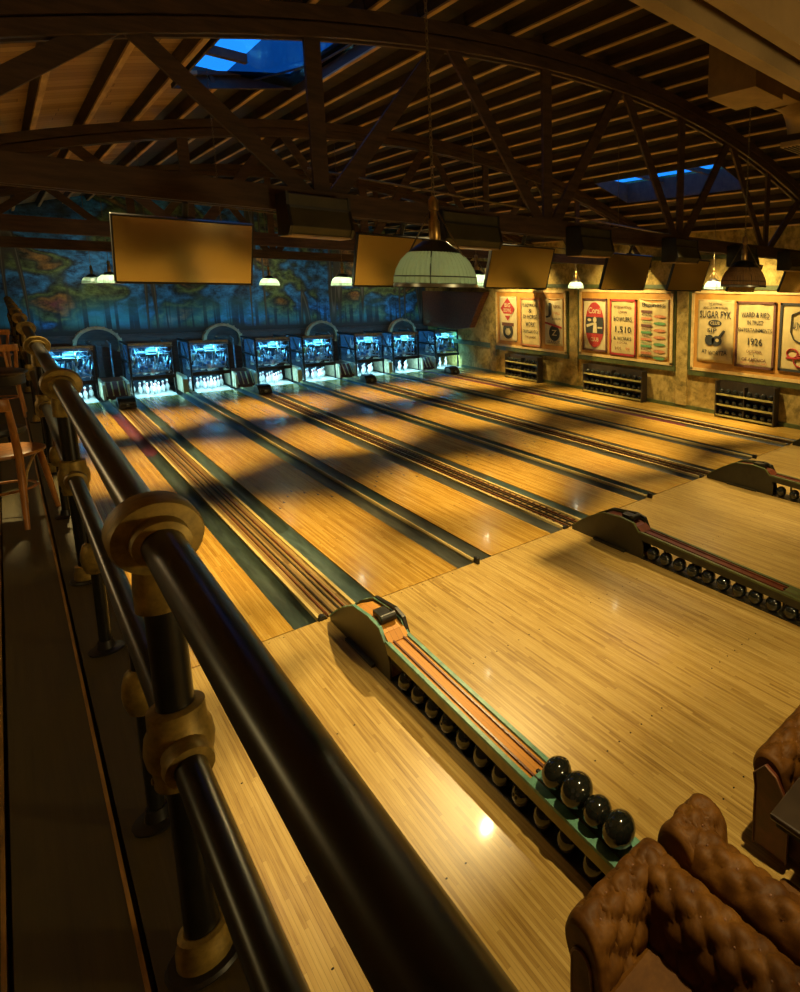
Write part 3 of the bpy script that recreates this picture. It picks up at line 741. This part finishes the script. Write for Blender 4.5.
# ------------------------------------------------------------------ roof: trusses, joists, boards, skylights
TY = (-5.62, 0.06, 6.15, 12.3)
TL = ['its gold-lit lower beam crossing the top right corner', 'over the foul line, carrying the televisions', 'the next one beyond the televisions', 'farthest one, in front of the forest mural']
def planks2(b, p0, p1, dep, gap=.09, th=.055, y=0):
    for s in (-1, 1):
        a = Vector(p0)+Vector((0, s*(gap+th)/2, 0)); c = Vector(p1)+Vector((0, s*(gap+th)/2, 0)); b.beam(a, c, th, dep)
def truss():
    t = thing('roof_truss', 'x', 'truss', (0, 0, 0), 0, 'bowstring trusses')
    b = B(); planks2(b, (XL+.02, 0, 4.52), (XR-.02, 0, 4.52), .23); b.obj('bottom_chord', 'darkwood', t)
    b = B(); n = 40; xa, xb = -2.45, XR-.02
    for s in (-1, 1):
        for off, dep in ((0, .14), (.15, .15)):
            rows = []
            for (dz, dy) in ((off, -.0275), (off, .0275), (off+dep-.012, .0275), (off+dep-.012, -.0275), (off, -.0275)):
                rows.append([(xa+(xb-xa)*k/n, s*.0725+dy+(0.012*s if off else 0), arc(xa+(xb-xa)*k/n)+dz) for k in range(n+1)])
            b.strip(rows, 0, False)
    b.obj('top_chord', 'darkwood', t)
    vx = [-1.31, 1.66, 4.62, 7.58, 10.53]; tx = [-2.2, .2, 3.14, 6.1, 9.06, 12.0]
    for xx in vx:
        if arc(xx) > 4.75: B().beam((xx, 0, 4.45), (xx, 0, arc(xx)+.1), .05, .15).obj('web_post', 'darkwood', t)
    for k, xx in enumerate(vx):
        for tt in (tx[k], tx[k+1]):
            if arc(tt) > 4.8: B().beam((xx+(.10 if tt > xx else -.10), 0, 4.56), (tt+(-.05 if tt > xx else .05), 0, arc(tt)+.08), .05, .15).obj('web_diagonal', 'darkwood', t)
    B().beam((13.3, 0, 4.56), (12.05, 0, arc(12.0)+.08), .05, .15).obj('web_diagonal', 'darkwood', t)
    return t
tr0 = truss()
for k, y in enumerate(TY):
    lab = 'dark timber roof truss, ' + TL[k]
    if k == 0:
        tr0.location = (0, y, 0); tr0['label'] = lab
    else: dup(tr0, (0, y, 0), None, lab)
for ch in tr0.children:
    if ch.name.startswith('bottom_chord'): ch.material_slots[0].link = 'OBJECT'; ch.material_slots[0].material = M['duct']  # nearest lower chord coloured lighter to stand in for gold light from below
JB = .29; JD = .23
SK = [(1.15, 2.62, .6, 3.7), (10.3, 11.6, 1.2, 5.2)]     # skylight openings x0,x1,y0,y1
bays = [(YF, TY[0]), (TY[0], TY[1]), (TY[1], TY[2]), (TY[2], TY[3]), (TY[3], YB)]
nj = 28; jx = [XL+.1+k*(XR-XL-.2)/(nj-1) for k in range(nj)]
for bi, (ya, yb) in enumerate(bays):
    for k, xx in enumerate(jx):
        z = arc(xx, JB)
        if z+JD < 4.0: continue
        cuts = [(ya, yb)]
        for (sx0, sx1, sy0, sy1) in SK:
            if sx0-.03 < xx < sx1+.03:
                nc = []
                for (a_, b_) in cuts:
                    if sy0 >= b_ or sy1 <= a_: nc.append((a_, b_)); continue
                    if sy0-a_ > .05: nc.append((a_, sy0-.02))
                    if b_-sy1 > .05: nc.append((sy1+.02, b_))
                cuts = nc
        for (a_, b_) in cuts:
            sl = -(xx-6.1)/18.0; th = math.atan(sl)
            b = B().box(-.024, .024, a_+.01, b_-.01, .022, JD).box(-.03, .03, a_+.01, b_-.01, 0, .022, 1); o = b.obj('roof_joist', ['joist', 'pale_strip']); o.location = (xx, 0, z); o.rotation_euler = (0, -th, 0); struct(o)  # thin pale strip added below each joist to colour its underside as lit
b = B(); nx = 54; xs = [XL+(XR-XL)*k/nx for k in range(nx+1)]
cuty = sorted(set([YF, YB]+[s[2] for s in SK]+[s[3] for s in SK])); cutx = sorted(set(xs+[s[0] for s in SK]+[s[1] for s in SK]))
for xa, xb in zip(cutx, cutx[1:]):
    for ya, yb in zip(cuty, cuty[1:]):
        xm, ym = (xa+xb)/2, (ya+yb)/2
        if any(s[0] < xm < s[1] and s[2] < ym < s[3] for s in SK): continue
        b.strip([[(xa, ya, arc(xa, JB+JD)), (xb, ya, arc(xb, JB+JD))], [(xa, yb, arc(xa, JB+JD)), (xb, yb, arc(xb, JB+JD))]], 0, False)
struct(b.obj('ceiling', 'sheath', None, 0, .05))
for k, (x0, x1, y0, y1) in enumerate(SK):
    zl, zr = arc(x0, JB), arc(x1, JB); t = struct(bpy.data.objects.new('window_%d' % (k+1), None)); COL.objects.link(t)
    if k == 0: px0, px1, py0, py1, zp = x0, 1.80, y0, 3.85, 6.66
    else: px0, px1, py0, py1, zp = x0, x1, y0, y1, 6.64
    b = B(); q = lambda *p: b.poly(p)
    q((x0, y0, zl), (x0, y1, zl), (px0, py1, zp), (px0, py0, zp)); (q((x1, y0, zr), (x1, y1, zr), (px1, py1, zp), (px1, py0, zp)) if k else 0)
    if k == 0:
        B().poly([(x1, y0, zr+.03), (x1, y1, zr+.03), (px1, py1, zp), (px1, py0, zp)]).obj('skylight_side_pane', 'tintpane', t)
        B().tube([(2.1, 3.6, zp-.06), (2.5, 2.2, zr), (2.55, .8, zr)], .015, 6).obj('stay_bar', 'black', t)
    q((x0, y0, zl), (x1, y0, zr), (px1, py0, zp), (px0, py0, zp)); q((x0, y1, zl), (x1, y1, zr), (px1, py1, zp), (px0, py1, zp))
    b.obj('skylight_well', 'sky_frame', t, 0, .03)
    b = B(); nb = (2.75,) if k == 0 else (2.3, 3.9)
    for yy in nb: b.box(px0, px1, yy-.05, yy+.05, zp-.12, zp-.01)
    b.obj('skylight_bar', 'joist', t)
    B().box(px0, px1, py0, py1, zp, zp+.008).obj('skylight_pane', 'pane', t)

# ------------------------------------------------------------------ televisions on the front truss
def tv():
    t = thing('television', 'x', 'television', (0, 0, 0), 0, 'televisions over the foul line')
    B().box(-.515, .515, 0.001, .05, -.61, 0).obj('casing', 'tv', t, .006)
    B().box(-.503, .503, -.004, .002, -.59, -.014).obj('screen', 'screen', t)
    b = B()
    for x0, x1, z0, z1 in ((-.515, .515, -.013, 0), (-.515, .515, -.61, -.592), (-.515, -.504, -.61, 0), (.504, .515, -.61, 0)): b.box(x0, x1, -.008, .001, z0, z1)
    b.obj('bezel', 'tv', t)
    B().box(-.12, .12, .05, .10, -.35, -.1).obj('mount_plate', 'blacksteel', t)
    b = B()
    b.tube([(0, .08, -.2), (0, .045, .14)], .022, 10).tube([(-.06, .06, .0), (.06, .06, .0)], .012, 8); b.obj('mount_arm', 'blacksteel', t)
    return t
tv0 = tv(); TVX = [.495, 2.5, 4.2, 6.32, 7.98, 9.9, 12.0]
tl = ['leftmost, its screen reflecting gold light', 'half hidden behind the big glass pendant lamp', 'third from the left in the row', 'fourth from the left in the row', 'fifth from the left in the row', 'behind the dark unlit pendant lamp', 'at the right edge of the picture']
for k, xx in enumerate(TVX):
    lab = 'dark flat television hung under the front truss, ' + tl[k]
    if k == 0: o = tv0; o['label'] = lab
    else: o = dup(tv0, (0, 0, 0), None, lab)
    o.location = (xx, .02, 4.245); o.rotation_euler = (math.radians(20), 0, 0)
def housing(w):
    t = thing('equipment_housing', 'x', 'housing', (0, 0, 0), 0, 'equipment housings on the front truss')
    B().prism([(.0, .0), (-.30, -.02), (-.36, .05), (-.30, .24), (-.30, .36), (.0, .36)], 0, -w/2, w/2).obj('shell', 'speaker', t, .008)
    B().box(-w/2+.01, w/2-.01, -.315, -.30, .225, .25).obj('shadow_gap', 'black', t)
    B().box(-w/2, w/2, -.31, -.02, -.035, -.02).obj('bottom_lip', 'duct', t)
    for sx in (-1, 1): B().prism([(-.0, -.03), (-.31, -.03), (-.375, .05), (-.31, .25), (-.31, .37), (-.0, .37)], 0, sx*w/2-.012, sx*w/2+.012).obj('end_plate', 'black', t)
    return t
for k, (xx, w) in enumerate(((1.49, .56), (3.17, .74), (5.18, .60), (7.3, .6), (9.25, .6), (11.2, .6))):
    h = housing(w); h.location = (xx, -.04, 4.18)
    h['label'] = 'olive boxy housing with black end plates on the front truss, %s from the left' % ORD[k]

# ------------------------------------------------------------------ pendant lamps
def pendant(top):
    t = thing('pendant_lamp', 'x', 'lamp', (0, 0, 0), 0, 'glass dome pendant lamps')
    R = .25
    prof = [(R*1.0, 0), (R*.985, .03), (R*.93, .085), (R*.82, .14), (R*.66, .185), (R*.56, .20)]
    B().lathe(prof, (0, 0, .012), 2, 96, 0, False, .03).obj('glass_shade', 'shade', t, ang=4)
    B().lathe([(R*1.03, -.012), (R*1.03, .006), (R*.99, .012), (R*.97, -.012), (R*1.03, -.012)], (0, 0, 0), 2, 64, 0, False).obj('rim', 'steel', t)
    B().lathe([(R*1.0+.004, .05), (R*.99+.004, .056)], (0, 0, 0), 2, 64, 0, False).obj('band', 'black', t, 0, .003)
    b = B()
    for a in (-2.2, -.1, 2.0): b.tube([(R*1.01*cos(a), R*1.01*sin(a), 0), (R*.95*cos(a), R*.95*sin(a), .095), (R*.66*cos(a), R*.66*sin(a), .205)], .0035, 6)
    b.obj('harness', 'black', t)
    B().lathe([(R*.62, .20), (R*.60, .215), (R*.30, .275), (R*.12, .285)], (0, 0, 0), 2, 40).obj('cap', 'black', t)
    B().lathe([(.028, .28), (.036, .30), (.034, .40), (.022, .42), (.02, .46), (.03, .47), (.03, .53), (.016, .55)], (0, 0, 0), 2, 20).obj('stem', 'brassbright', t)
    b = B()
    for a in (-.85, 2.3): b.tube([(R*.9*cos(a), R*.9*sin(a), .10), (.02*cos(a), .02*sin(a), .47)], .005, 6)
    b.obj('stay_wire', 'chain', t)
    b = B(); zz = .55; k = 0
    while zz < top:
        a = (k % 2)*PI/2
        b.tube([(.009*cos(a)*cos(q*PI/4), .009*sin(a)*cos(q*PI/4), zz+.018+.018*sin(q*PI/4)) for q in range(8)], .0028, 5, 0, False, True)
        zz += .028; k += 1
    b.obj('chain', 'chain', t)
    B().ball((0, 0, .12), .035, 12).obj('bulb', 'bulb', t)
    return t
# x, y, rim z, scale, lit, label
PEND = [(1.20, -3.09, 3.69, 1.0, .05, 'large ribbed green-grey glass pendant lamp in the foreground on a long chain'),
        (5.35, -2.75, 3.745, 1.06, 0, 'dull brown unlit dome pendant lamp hanging before the right-hand banners')]
rows = [(2.5, (1.3, 4.98, 8.5, 12.1)), (8.0, (1.3, 4.82, 8.5, 12.1)), (13.2, (1.22, 4.72, 8.4, 12.05)), (18.3, (1.3,))]
plab = {(0, 1): 'glowing pendant lamp half hidden behind the right edge of the large foreground lamp', (0, 3): 'small glowing pendant lamp at the left of the dull brown dome lamp', (1, 1): 'small glowing glass pendant lamp between the first and second televisions, nearer the second',
        (1, 3): 'small glowing pendant lamp between the first two banner boards', (2, 0): 'bright pendant lamp at the lower left corner of the leftmost television', (2, 1): 'small glowing glass pendant lamp at the lower right corner of the leftmost television',
        (3, 0): 'dim glass pendant lamp farthest back, before the mural'}
for r_, (yy, xs_) in enumerate(rows):
    for c_, xx in enumerate(xs_):
        PEND.append((xx, yy, 3.70-.02*r_+.03*(c_ > 1), 1.0, 1 if r_ < 3 else .25, plab.get((r_, c_), 'glowing glass pendant lamp over the %s pair of lanes, %s row beyond the televisions' % (ORD[c_], ORD[r_]))))
lamps = []
for k, (x, y, z, s, lit, lab) in enumerate(PEND):
    t = pendant((arc(x, JB)-z)/s-.02); t.location = (x, y, z); t.scale = (s, s, s); t['label'] = lab
    if lit == 0:
        for ch in t.children:
            if ch.name.startswith('glass_shade'): ch.data.materials[0] = M['tan']
            if ch.name.startswith('bulb'): ch.data.materials[0] = M['bulboff']
    if 0 < lit < .2:
        for ch in t.children:
            if ch.name.startswith('bulb'): ch.data.materials[0] = M['bulboff']
    lamps.append((x, y, z, s, lit))

# ------------------------------------------------------------------ air duct, pipe
t = thing('air_duct', 'tan sheet metal air duct box with round elbow hung near the roof at top right', 'air duct', (4.33, -3.45, 5.6))
B().box(0, .52, 0, .56, 0, .85).obj('plenum_box', 'duct', t, .006)
B().box(.52, 1.0, .06, .5, .1, .6).obj('side_duct', 'duct', t, .006)
el = [(1.0, .3, .32), (1.25, .3, .32)]+[(1.25+.42*sin(a*PI/16), .3-.0*a, .32-.42*(1-cos(a*PI/16))) for a in range(1, 8)]
B().tube(el, .24, 24).obj('elbow', 'duct', t)
B().cbox((1.72, .3, -.18), (.5, .5, .06)).obj('grille_frame', 'duct', t, .004)
b = B()
for k in range(9): b.box(1.50, 1.94, .08+k*.052, .10+k*.052, -.222, -.208)
b.obj('grille_slats', 'black', t)
B().tube([(.3, -.02, .5), (.28, -.15, .9), (.3, -.2, 1.2)], .006, 6).obj('hanger_wire', 'chain', t)
for k, (a_, b_) in enumerate((((2.5, 2.9), (13.625, 2.9)), ((1.0, 8.6), (13.625, 8.6)))):
    t = tag(B().tube([(a_[0], a_[1], 5.35), (b_[0], b_[1], 4.95)], .018, 8).obj('sprinkler_pipe', 'chain'), 'thin rusty sprinkler pipe across the roof behind the %s truss' % ('front', 'second')[k], 'pipe', 'sprinkler pipes')

# ------------------------------------------------------------------ banner boards on the right wall
def text(body, size, w=None):
    cu = bpy.data.curves.new('t', 'FONT'); cu.body = body; cu.size = size; cu.align_x = 'CENTER'; cu.align_y = 'CENTER'; cu.offset = size*.012; cu.resolution_u = 2
    o = bpy.data.objects.new('t', cu); COL.objects.link(o)
    dg = bpy.context.evaluated_depsgraph_get(); me = bpy.data.meshes.new_from_object(o.evaluated_get(dg))
    bpy.data.objects.remove(o); vs = [(v.co.x, v.co.y) for v in me.vertices]; fs = [list(p.vertices) for p in me.polygons]
    bpy.data.meshes.remove(me)
    if w and vs:
        k = w/max(1e-4, max(v[0] for v in vs)-min(v[0] for v in vs)); vs = [(v[0]*k, v[1]) for v in vs]
    return vs, fs
def banner(yl, yr, zb, zt_, label, items, border=None, cloth='cloth', sag=.06, xw=XR-.118):
    """cloth hung on the wall; local u runs right (towards -y), v up, origin at the centre"""
    W = yl-yr; H = zt_-zb; yc = (yl+yr)/2; zc = (zb+zt_)/2
    t = thing('banner', label, 'banner', (xw, yc, zc), 0, 'cloth banners')
    def fold(u, v): return -.014*sin(u/W*9+v*2)*(.5+.5*v/H) - .008*sin(u/W*17)
    rows = []; n = 18
    for j in range(n+1):
        v = -H/2+H*j/n; row = []
        for i in range(n+1):
            u = -W/2+W*i/n; s = sag*(1-(2*u/W)**2)*max(0, j/n-.5)*2 if sag else 0
            row.append((fold(u, v), -u, v-s))
        rows.append(row)
    o = B().strip(rows).obj('cloth', cloth, t, 0, .004)
    B().box(-.004, .026, -W/2, W/2, H/2-.03, H/2-.005).obj('pale_strip', 'frame', t)
    if border:
        bw = .07; b = B()
        for (u0, u1, v0, v1) in ((-W/2, W/2, H/2-bw, H/2), (-W/2, W/2, -H/2, -H/2+bw), (-W/2, -W/2+bw, -H/2, H/2), (W/2-bw, W/2, -H/2, H/2)):
            b.box(-.036, -.026, -u1, -u0, v0, v1)
        b.obj('border', border, t)
    for it in items:
        b = B(); kind = it[0]
        if kind == 'T':
            _, body, u, v, size, w, mat, bend = it
            vs, fs = text(body, size, w)
            V = [b.bm.verts.new((-.034, -(u+p), v+q-bend*p*p)) for p, q in vs]
            for f in fs: b.bm.faces.new([V[k] for k in f])
            b.obj('lettering', mat, t, 0, 0, False)
        elif kind == 'E':
            _, u, v, ru, rv, mat, lev = it
            b.poly([(-.030-lev*.002, -(u+ru*cos(a*PI/24)), v+rv*sin(a*PI/24)) for a in range(48)]); b.obj('emblem', mat, t, 0, 0, False)
        elif kind == 'R':
            _, u0, u1, v0, v1, mat, lev = it
            b.poly([(-.030-lev*.002, -u0, v0), (-.030-lev*.002, -u1, v0), (-.030-lev*.002, -u1, v1), (-.030-lev*.002, -u0, v1)]); b.obj('emblem', mat, t, 0, 0, False)
        elif kind == 'P':
            _, pts, mat, lev = it
            b.poly([(-.030-lev*.002, -u, v) for u, v in pts]); b.obj('emblem', mat, t, 0, 0, False)
        elif kind == 'L':
            _, pts, r, mat = it
            b.tube([(-.034, -u, v) for u, v in pts], r, 6); b.obj('outline', mat, t)
    return t
bords = [(10.2, 14.78, 1.27, 3.60, 'the farthest one'), (5.03, 9.44, 1.33, 3.66, 'the middle one'), (-.34, 4.29, 1.29, 3.68, 'nearest the right edge')]
for (y0, y1, z0, z1, w) in bords:
    t = thing('display_board', 'orange display board in pale frame holding cloth banners, %s' % w, 'display board', (XR, (y0+y1)/2, (z0+z1)/2), 0, 'banner boards')
    W, H = (y1-y0)/2, (z1-z0)/2
    B().box(-.09, 0, -W, W, -H, H).obj('panel', 'cork', t)
    b = B()
    for (a, c, d, e) in ((-W, W, H-.07, H+.02), (-W, W, -H-.02, -H+.07), (-W, -W+.1, -H, H), (W-.1, W, -H, H)): b.box(-.12, 0, a, c, d, e)
    b.obj('frame', 'frame', t)
    b = B(); b.box(-.10, 0, -W-.1, W+.1, -H-.19, -H-.03).box(-.07, 0, W, W+.16, -H-.03, H).box(-.07, 0, -W-.06, -W, -H-.03, H)
    b.obj('green_surround', 'green', t)
T = lambda body, v, size, w, mat='ink', u=0, bend=0: ('T', body, u, v, size, w, mat, bend)
banner(14.48, 13.26, 1.50, 3.36, 'pale cloth banner with a red lettered diamond above a dark round emblem', [
    ('P', [(-.5, .42), (0, .86), (.5, .42), (0, -.08)], 'inkred', 0), T('BIG', .55, .24, .40, 'clothpale'), T('BOWL', .34, .22, .55, 'clothpale'), ('R', -.3, .3, .12, .2, 'clothpale', 2),
    ('E', 0, -.50, .36, .34, 'ink', 0), ('R', -.42, .42, -.30, -.16, 'inkbrown', 1), ('E', 0, -.55, .18, .14, 'clothpale', 2), T('AB', -.46, .16, .3, 'clothpale')], None, 'clothpale', .04)
banner(13.0, 11.68, 1.40, 3.32, 'cream cloth banner with dark lettering and a rust border on the farthest board', [
    T('ELECTRICAL', .66, .17, .95), T('&', .44, .24, .2), T('DI HORSE', .20, .22, .9), T('WORK', -.10, .26, .6), T('DUPLEX CO', -.38, .17, .95), T('THE TRADE', -.6, .12, .7, 'inkbrown')], 'inkrust', 'cloth', .10)
banner(11.43, 10.36, 1.53, 3.33, 'pale cloth banner with a red arrow band above a black disc', [
    T('J', .48, .62, .34, 'ink', -.2), T('ROYAL', .58, .17, .45, 'inkbrown', .22), T('HALL', .34, .15, .4, 'inkrust', .22), T('BOWLERS', .12, .12, .5, 'ink', .2),
    ('P', [(-.5, .0), (.5, -.16), (.5, -.24), (-.5, -.08)], 'inkred', 1), ('E', .06, -.42, .32, .30, 'ink', 0), T('Z', -.42, .3, .3, 'clothpale', .06), T('LEAGUE', -.78, .14, .8, 'ink', 0, -.12)], None, 'clothpale', .10)
banner(9.22, 7.96, 1.50, 3.37, 'pale cloth banner with a tall red and black oval sign painted on it', [
    ('E', 0, 0, .48, .80, 'inkred', 0), ('P', [(-.44, -.30), (.44, -.30), (.47, .0), (.44, .28), (-.44, .28), (-.47, 0)], 'ink', 1), T('Coral', .50, .30, .62, 'clothpale'), T('CLUB', -.52, .2, .42, 'clothpale'),
    ('E', .02, .18, .09, .10, 'clothpale', 2), ('P', [(-.05, .08), (.10, .08), (.14, -.28), (-.08, -.28)], 'clothpale', 2), ('P', [(-.42, .0), (-.05, .08), (-.05, .0), (-.40, -.10)], 'clothpale', 2), ('E', -.26, .17, .10, .05, 'clothpale', 2), ('R', .16, .40, -.12, -.06, 'clothpale', 2)], 'inkbrown', 'clothpale', 0)
banner(7.82, 6.58, 1.46, 3.37, 'cream cloth banner with dark red border and small dark lettering', [
    T('INTERNATIONAL', .68, .13, .85, 'inkbrown'), T('UNION', .52, .11, .4, 'inkbrown'), T('BOWLERS', .28, .2, .85), T('1,510', -.08, .30, .75), T('& WORKS', -.38, .17, .85), T('LOCAL', -.52, .10, .5, 'inkbrown'), T('LOS', -.72, .14, .3, 'inkbrown', -.2), T('99', -.72, .14, .2, 'inkrust', .25)], 'inkred', 'cloth', 0)
its = []
rr = random.Random(5)
for k in range(7):
    v = .56-k*.225
    its.append(('R', -.52, -.05, v-.06, v+.02, ('inkbrown', 'inkrust', 'inkbrown', 'inkgreen', 'inkrust', 'inkgreen', 'inkrust')[k], 0))
    its.append(('E', .28, v-.16, .26, .05, ('inkrust', 'inkgreen', 'inkrust', 'inkrust', 'inkgreen', 'inkrust', 'inkgreen')[k], 0))
    its.append(T(('Cafe', 'Salon', 'Baths', 'Tavern', 'Bakery', 'Hats', 'Cigars')[k], v-.12, .10, .42, ('ink', 'inkgreen', 'inkbrown')[k % 3], -.28))
its.append(T('Business', .76, .2, .95, 'ink'))
banner(6.46, 5.20, 1.50, 3.40, 'yellowed cloth banner listing many small adverts in green and brown', its, None, 'cloth', .12)
banner(4.04, 2.74, 1.58, 3.43, 'cream cloth banner with heavy black lettering over a small black jug drawing', [
    T('THE NATIONAL', .80, .10, .5), T('LADIES OF HOME BOWLERS', .69, .09, .9), T('SUGAR FYK', .48, .30, 1.12), ('E', 0, .24, .24, .10, 'ink', 0), T('CLUB', .24, .13, .34, 'cloth'),
    T('SIP', .02, .17, .34, 'ink', -.1), ('E', -.18, -.27, .17, .16, 'ink', 0), ('E', .08, -.28, .18, .15, 'ink', 0), ('P', [(.08, -.20), (.22, -.20), (.38, .02), (.30, .05)], 'ink', 1), ('P', [(-.34, -.12), (-.2, -.14), (-.2, -.28)], 'ink', 1),
    ('E', .1, -.26, .06, .05, 'cloth', 2), T('AT WORTZA', -.66, .18, .9, 'ink', 0, -.28)], None, 'cloth', .0)
banner(2.66, 1.39, 1.54, 3.41, 'cream cloth banner with a dark brown border and rows of black lettering', [
    T('WARD & RIED', .56, .2, .9, 'ink', 0, .1), T('IN TRUST', .34, .17, .5), T('ENTERTAINMENTS', .13, .15, 1.08), T('1926', -.20, .28, .46), T('CALIFORNIA', -.47, .12, .5, 'inkbrown'), ('R', -.01, .01, -.62, -.56, 'ink', 0), T('OF AMERICA', -.70, .13, .8, 'inkbrown'), T('HIGHLAND SQUARE', -.80, .08, .9, 'inkrust')], 'inkbrown', 'cloth', .02)
banner(1.26, -.02, 1.56, 3.40, 'cream cloth banner with a black outlined shield above red looping shapes at the right edge', [
    ('L', [(-.25+.0*k, .62) for k in range(1)]+[(-.28, .6), (-.30, .15), (-.2, -.05), (.05, -.15), (.3, -.05), (.4, .2), (.36, .6), (-.05, .7), (-.28, .6)], .018, 'ink'), T('UNION', .32, .24, .62, 'ink', .05),
    ('L', [(-.22+.16*cos(a*PI/8), -.42+.12*sin(a*PI/8)) for a in range(17)], .022, 'inkred'), ('L', [(.05+.22*cos(a*PI/8), -.62+.16*sin(a*PI/8)) for a in range(17)], .022, 'inkred'), ('L', [(-.4, -.55), (-.1, -.55), (.3, -.45)], .025, 'inkred')], 'ink', 'cloth', .0)

# ------------------------------------------------------------------ ball racks on the right wall
for ri, (y0, y1, z1, nrow, ncol, w) in enumerate(((11.65, 13.8, 1.0, 3, 9, 'farthest'), (6.1, 8.95, 1.03, 3, 11, 'middle'), (1.2, 3.13, 1.08, 3, 8, 'nearest'))):
    t = thing('ball_rack', 'dark wooden three-shelf rack of bowling balls under the %s banner board' % w, 'rack', (XR-.13, (y0+y1)/2, .0), 0, 'ball racks')
    W = (y1-y0)/2
    for sy in (-1, 1): B().box(-.24, .03, sy*W-.02, sy*W+.02, 0.0, z1).obj('side_panel', 'rackwood', t)
    B().box(-.02, .03, -W, W, .02, z1).obj('back_panel', 'rackwood', t)
    B().box(-.23, -.02, -.012, .012, .06, z1-.1).obj('divider', 'rackwood', t)
    for r in range(nrow):
        zz = .08+r*.31
        B().box(-.24, -.02, -W+.02, W-.02, zz-.02, zz).obj('shelf', 'rackwood', t)
        B().box(-.245, -.232, -W+.02, W-.02, zz-.03, zz+.025).obj('shelf_lip', 'olive', t)
        for k in range(ncol):
            yy = (y0+y1)/2-W+.14+(2*W-.28)*k/(ncol-1)
            if abs(yy-(y0+y1)/2) < .11: yy += .125 if yy >= (y0+y1)/2 else -.125
            put_ball((XR-.255, yy, zz+.088), 'dark bowling ball on the %s shelf of the %s ball rack on right wall' % (('bottom', 'middle', 'top')[r], w), 'balls on the %s shelf of the %s rack' % (('bottom', 'middle', 'top')[r], w), .8)

# ------------------------------------------------------------------ lights
def light(name, typ, loc, energy, col, rot=None, **kw):
    l = bpy.data.lights.new(name, typ); l.energy = energy; l.color = col
    for k, v in kw.items(): setattr(l, k, v)
    o = bpy.data.objects.new(name, l); COL.objects.link(o); o.location = loc
    if rot is not None: o.rotation_euler = rot
    return o
WARM = (1, .74, .31)
def spot(loc, tgt, e, ang, blend=.5, col=WARM, r=.06):
    d = (Vector(tgt)-Vector(loc)); q = d.to_track_quat('-Z', 'Y').to_euler()
    return light('spot', 'SPOT', loc, e, col, q, spot_size=math.radians(ang), spot_blend=blend, shadow_soft_size=r)
for (x, y, z, s, lit) in lamps:
    if lit: light('bulb_light', 'POINT', (x, y, z+.10*s), 34*lit, (.95, 1, .70), None, shadow_soft_size=.03)
    if lit == 1: spot((x, y, z+.02), (x, y+.3, 0), 1600, 67, .85, (1, .70, .26))
# approach floods: first read from a floor glint, others unseen, added as fill
for a in [((3.64, .5, 4.8), (2.4, -2.6, 0), 1650, 100), ((6.9, -.6, 5.0), (6.8, -1.7, 0), 800, 60), ((10.2, -.6, 5.0), (10.0, -2.0, 0), 1000, 66), ((-.3, .45, 4.75), (1.0, -1.8, 0), 500, 60),
          ((2.6, -5.3, 5.6), (2.4, -3.4, 0), 950, 62)]: spot(*a)
# unseen wall washers added to brighten the banner boards, lounge fill, mezzanine lamps
for yy in (12.6, 7.2, 2.2): spot((11.4, yy, 5.2), (13.6, yy, 2.3), 1250, 96, .8)
light('lounge_fill', 'POINT', (2.6, -8.6, 2.9), 240, WARM, None, shadow_soft_size=.25)  # fill added out of view to brighten truss, duct and sofas
light('mezzanine_lamp', 'POINT', (-2.4, -3.6, 3.5), 11, (1, .78, .34), None, shadow_soft_size=.15)
light('mezzanine_lamp', 'POINT', (-2.35, 1.2, 3.2), 18, (1, .72, .34), None, shadow_soft_size=.15)
for i in range(8):
    xc = LX[i]+LW/2
    light('machine_blue', 'AREA', (xc, 18.22, 1.58), 75, (.07, .48, 1.0), (math.radians(28), 0, 0), shape='RECTANGLE', size=.9, size_y=.12)
    light('pin_light', 'AREA', (xc, 18.12, .62), 34, (.36, .84, 1.0), (math.radians(10), 0, 0), shape='RECTANGLE', size=.9, size_y=.06)
for xx in (1.5, 5.0, 8.5, 12.0): light('mural_blue', 'AREA', (xx, 20.35, 1.9), 4, (.12, .70, 1.0), (math.radians(160), 0, 0), shape='RECTANGLE', size=2.6, size_y=.1)
for xx in (1.5, 6.5, 11.0): light('mural_fill', 'AREA', (xx, 19.4, 4.3), 15, (1, .86, .58), (math.radians(55), 0, 0), shape='RECTANGLE', size=2.0, size_y=.2)  # unseen area lights added to brighten the mural

w = bpy.data.worlds.new('dusk_sky'); S.world = w; w.use_nodes = True
bg = w.node_tree.nodes['Background']; bg.inputs[0].default_value = (.014, .26, 1.0, 1); bg.inputs[1].default_value = 1.5
S.view_settings.view_transform = 'Standard'; S.view_settings.look = 'None'; S.view_settings.gamma = 1; S.view_settings.exposure = 0.0
S.view_settings.use_curve_mapping = False
S.cycles.use_denoising = True
S.cycles.max_bounces = 6; S.cycles.diffuse_bounces = 4; S.cycles.glossy_bounces = 4
S.cycles.sample_clamp_indirect = 6
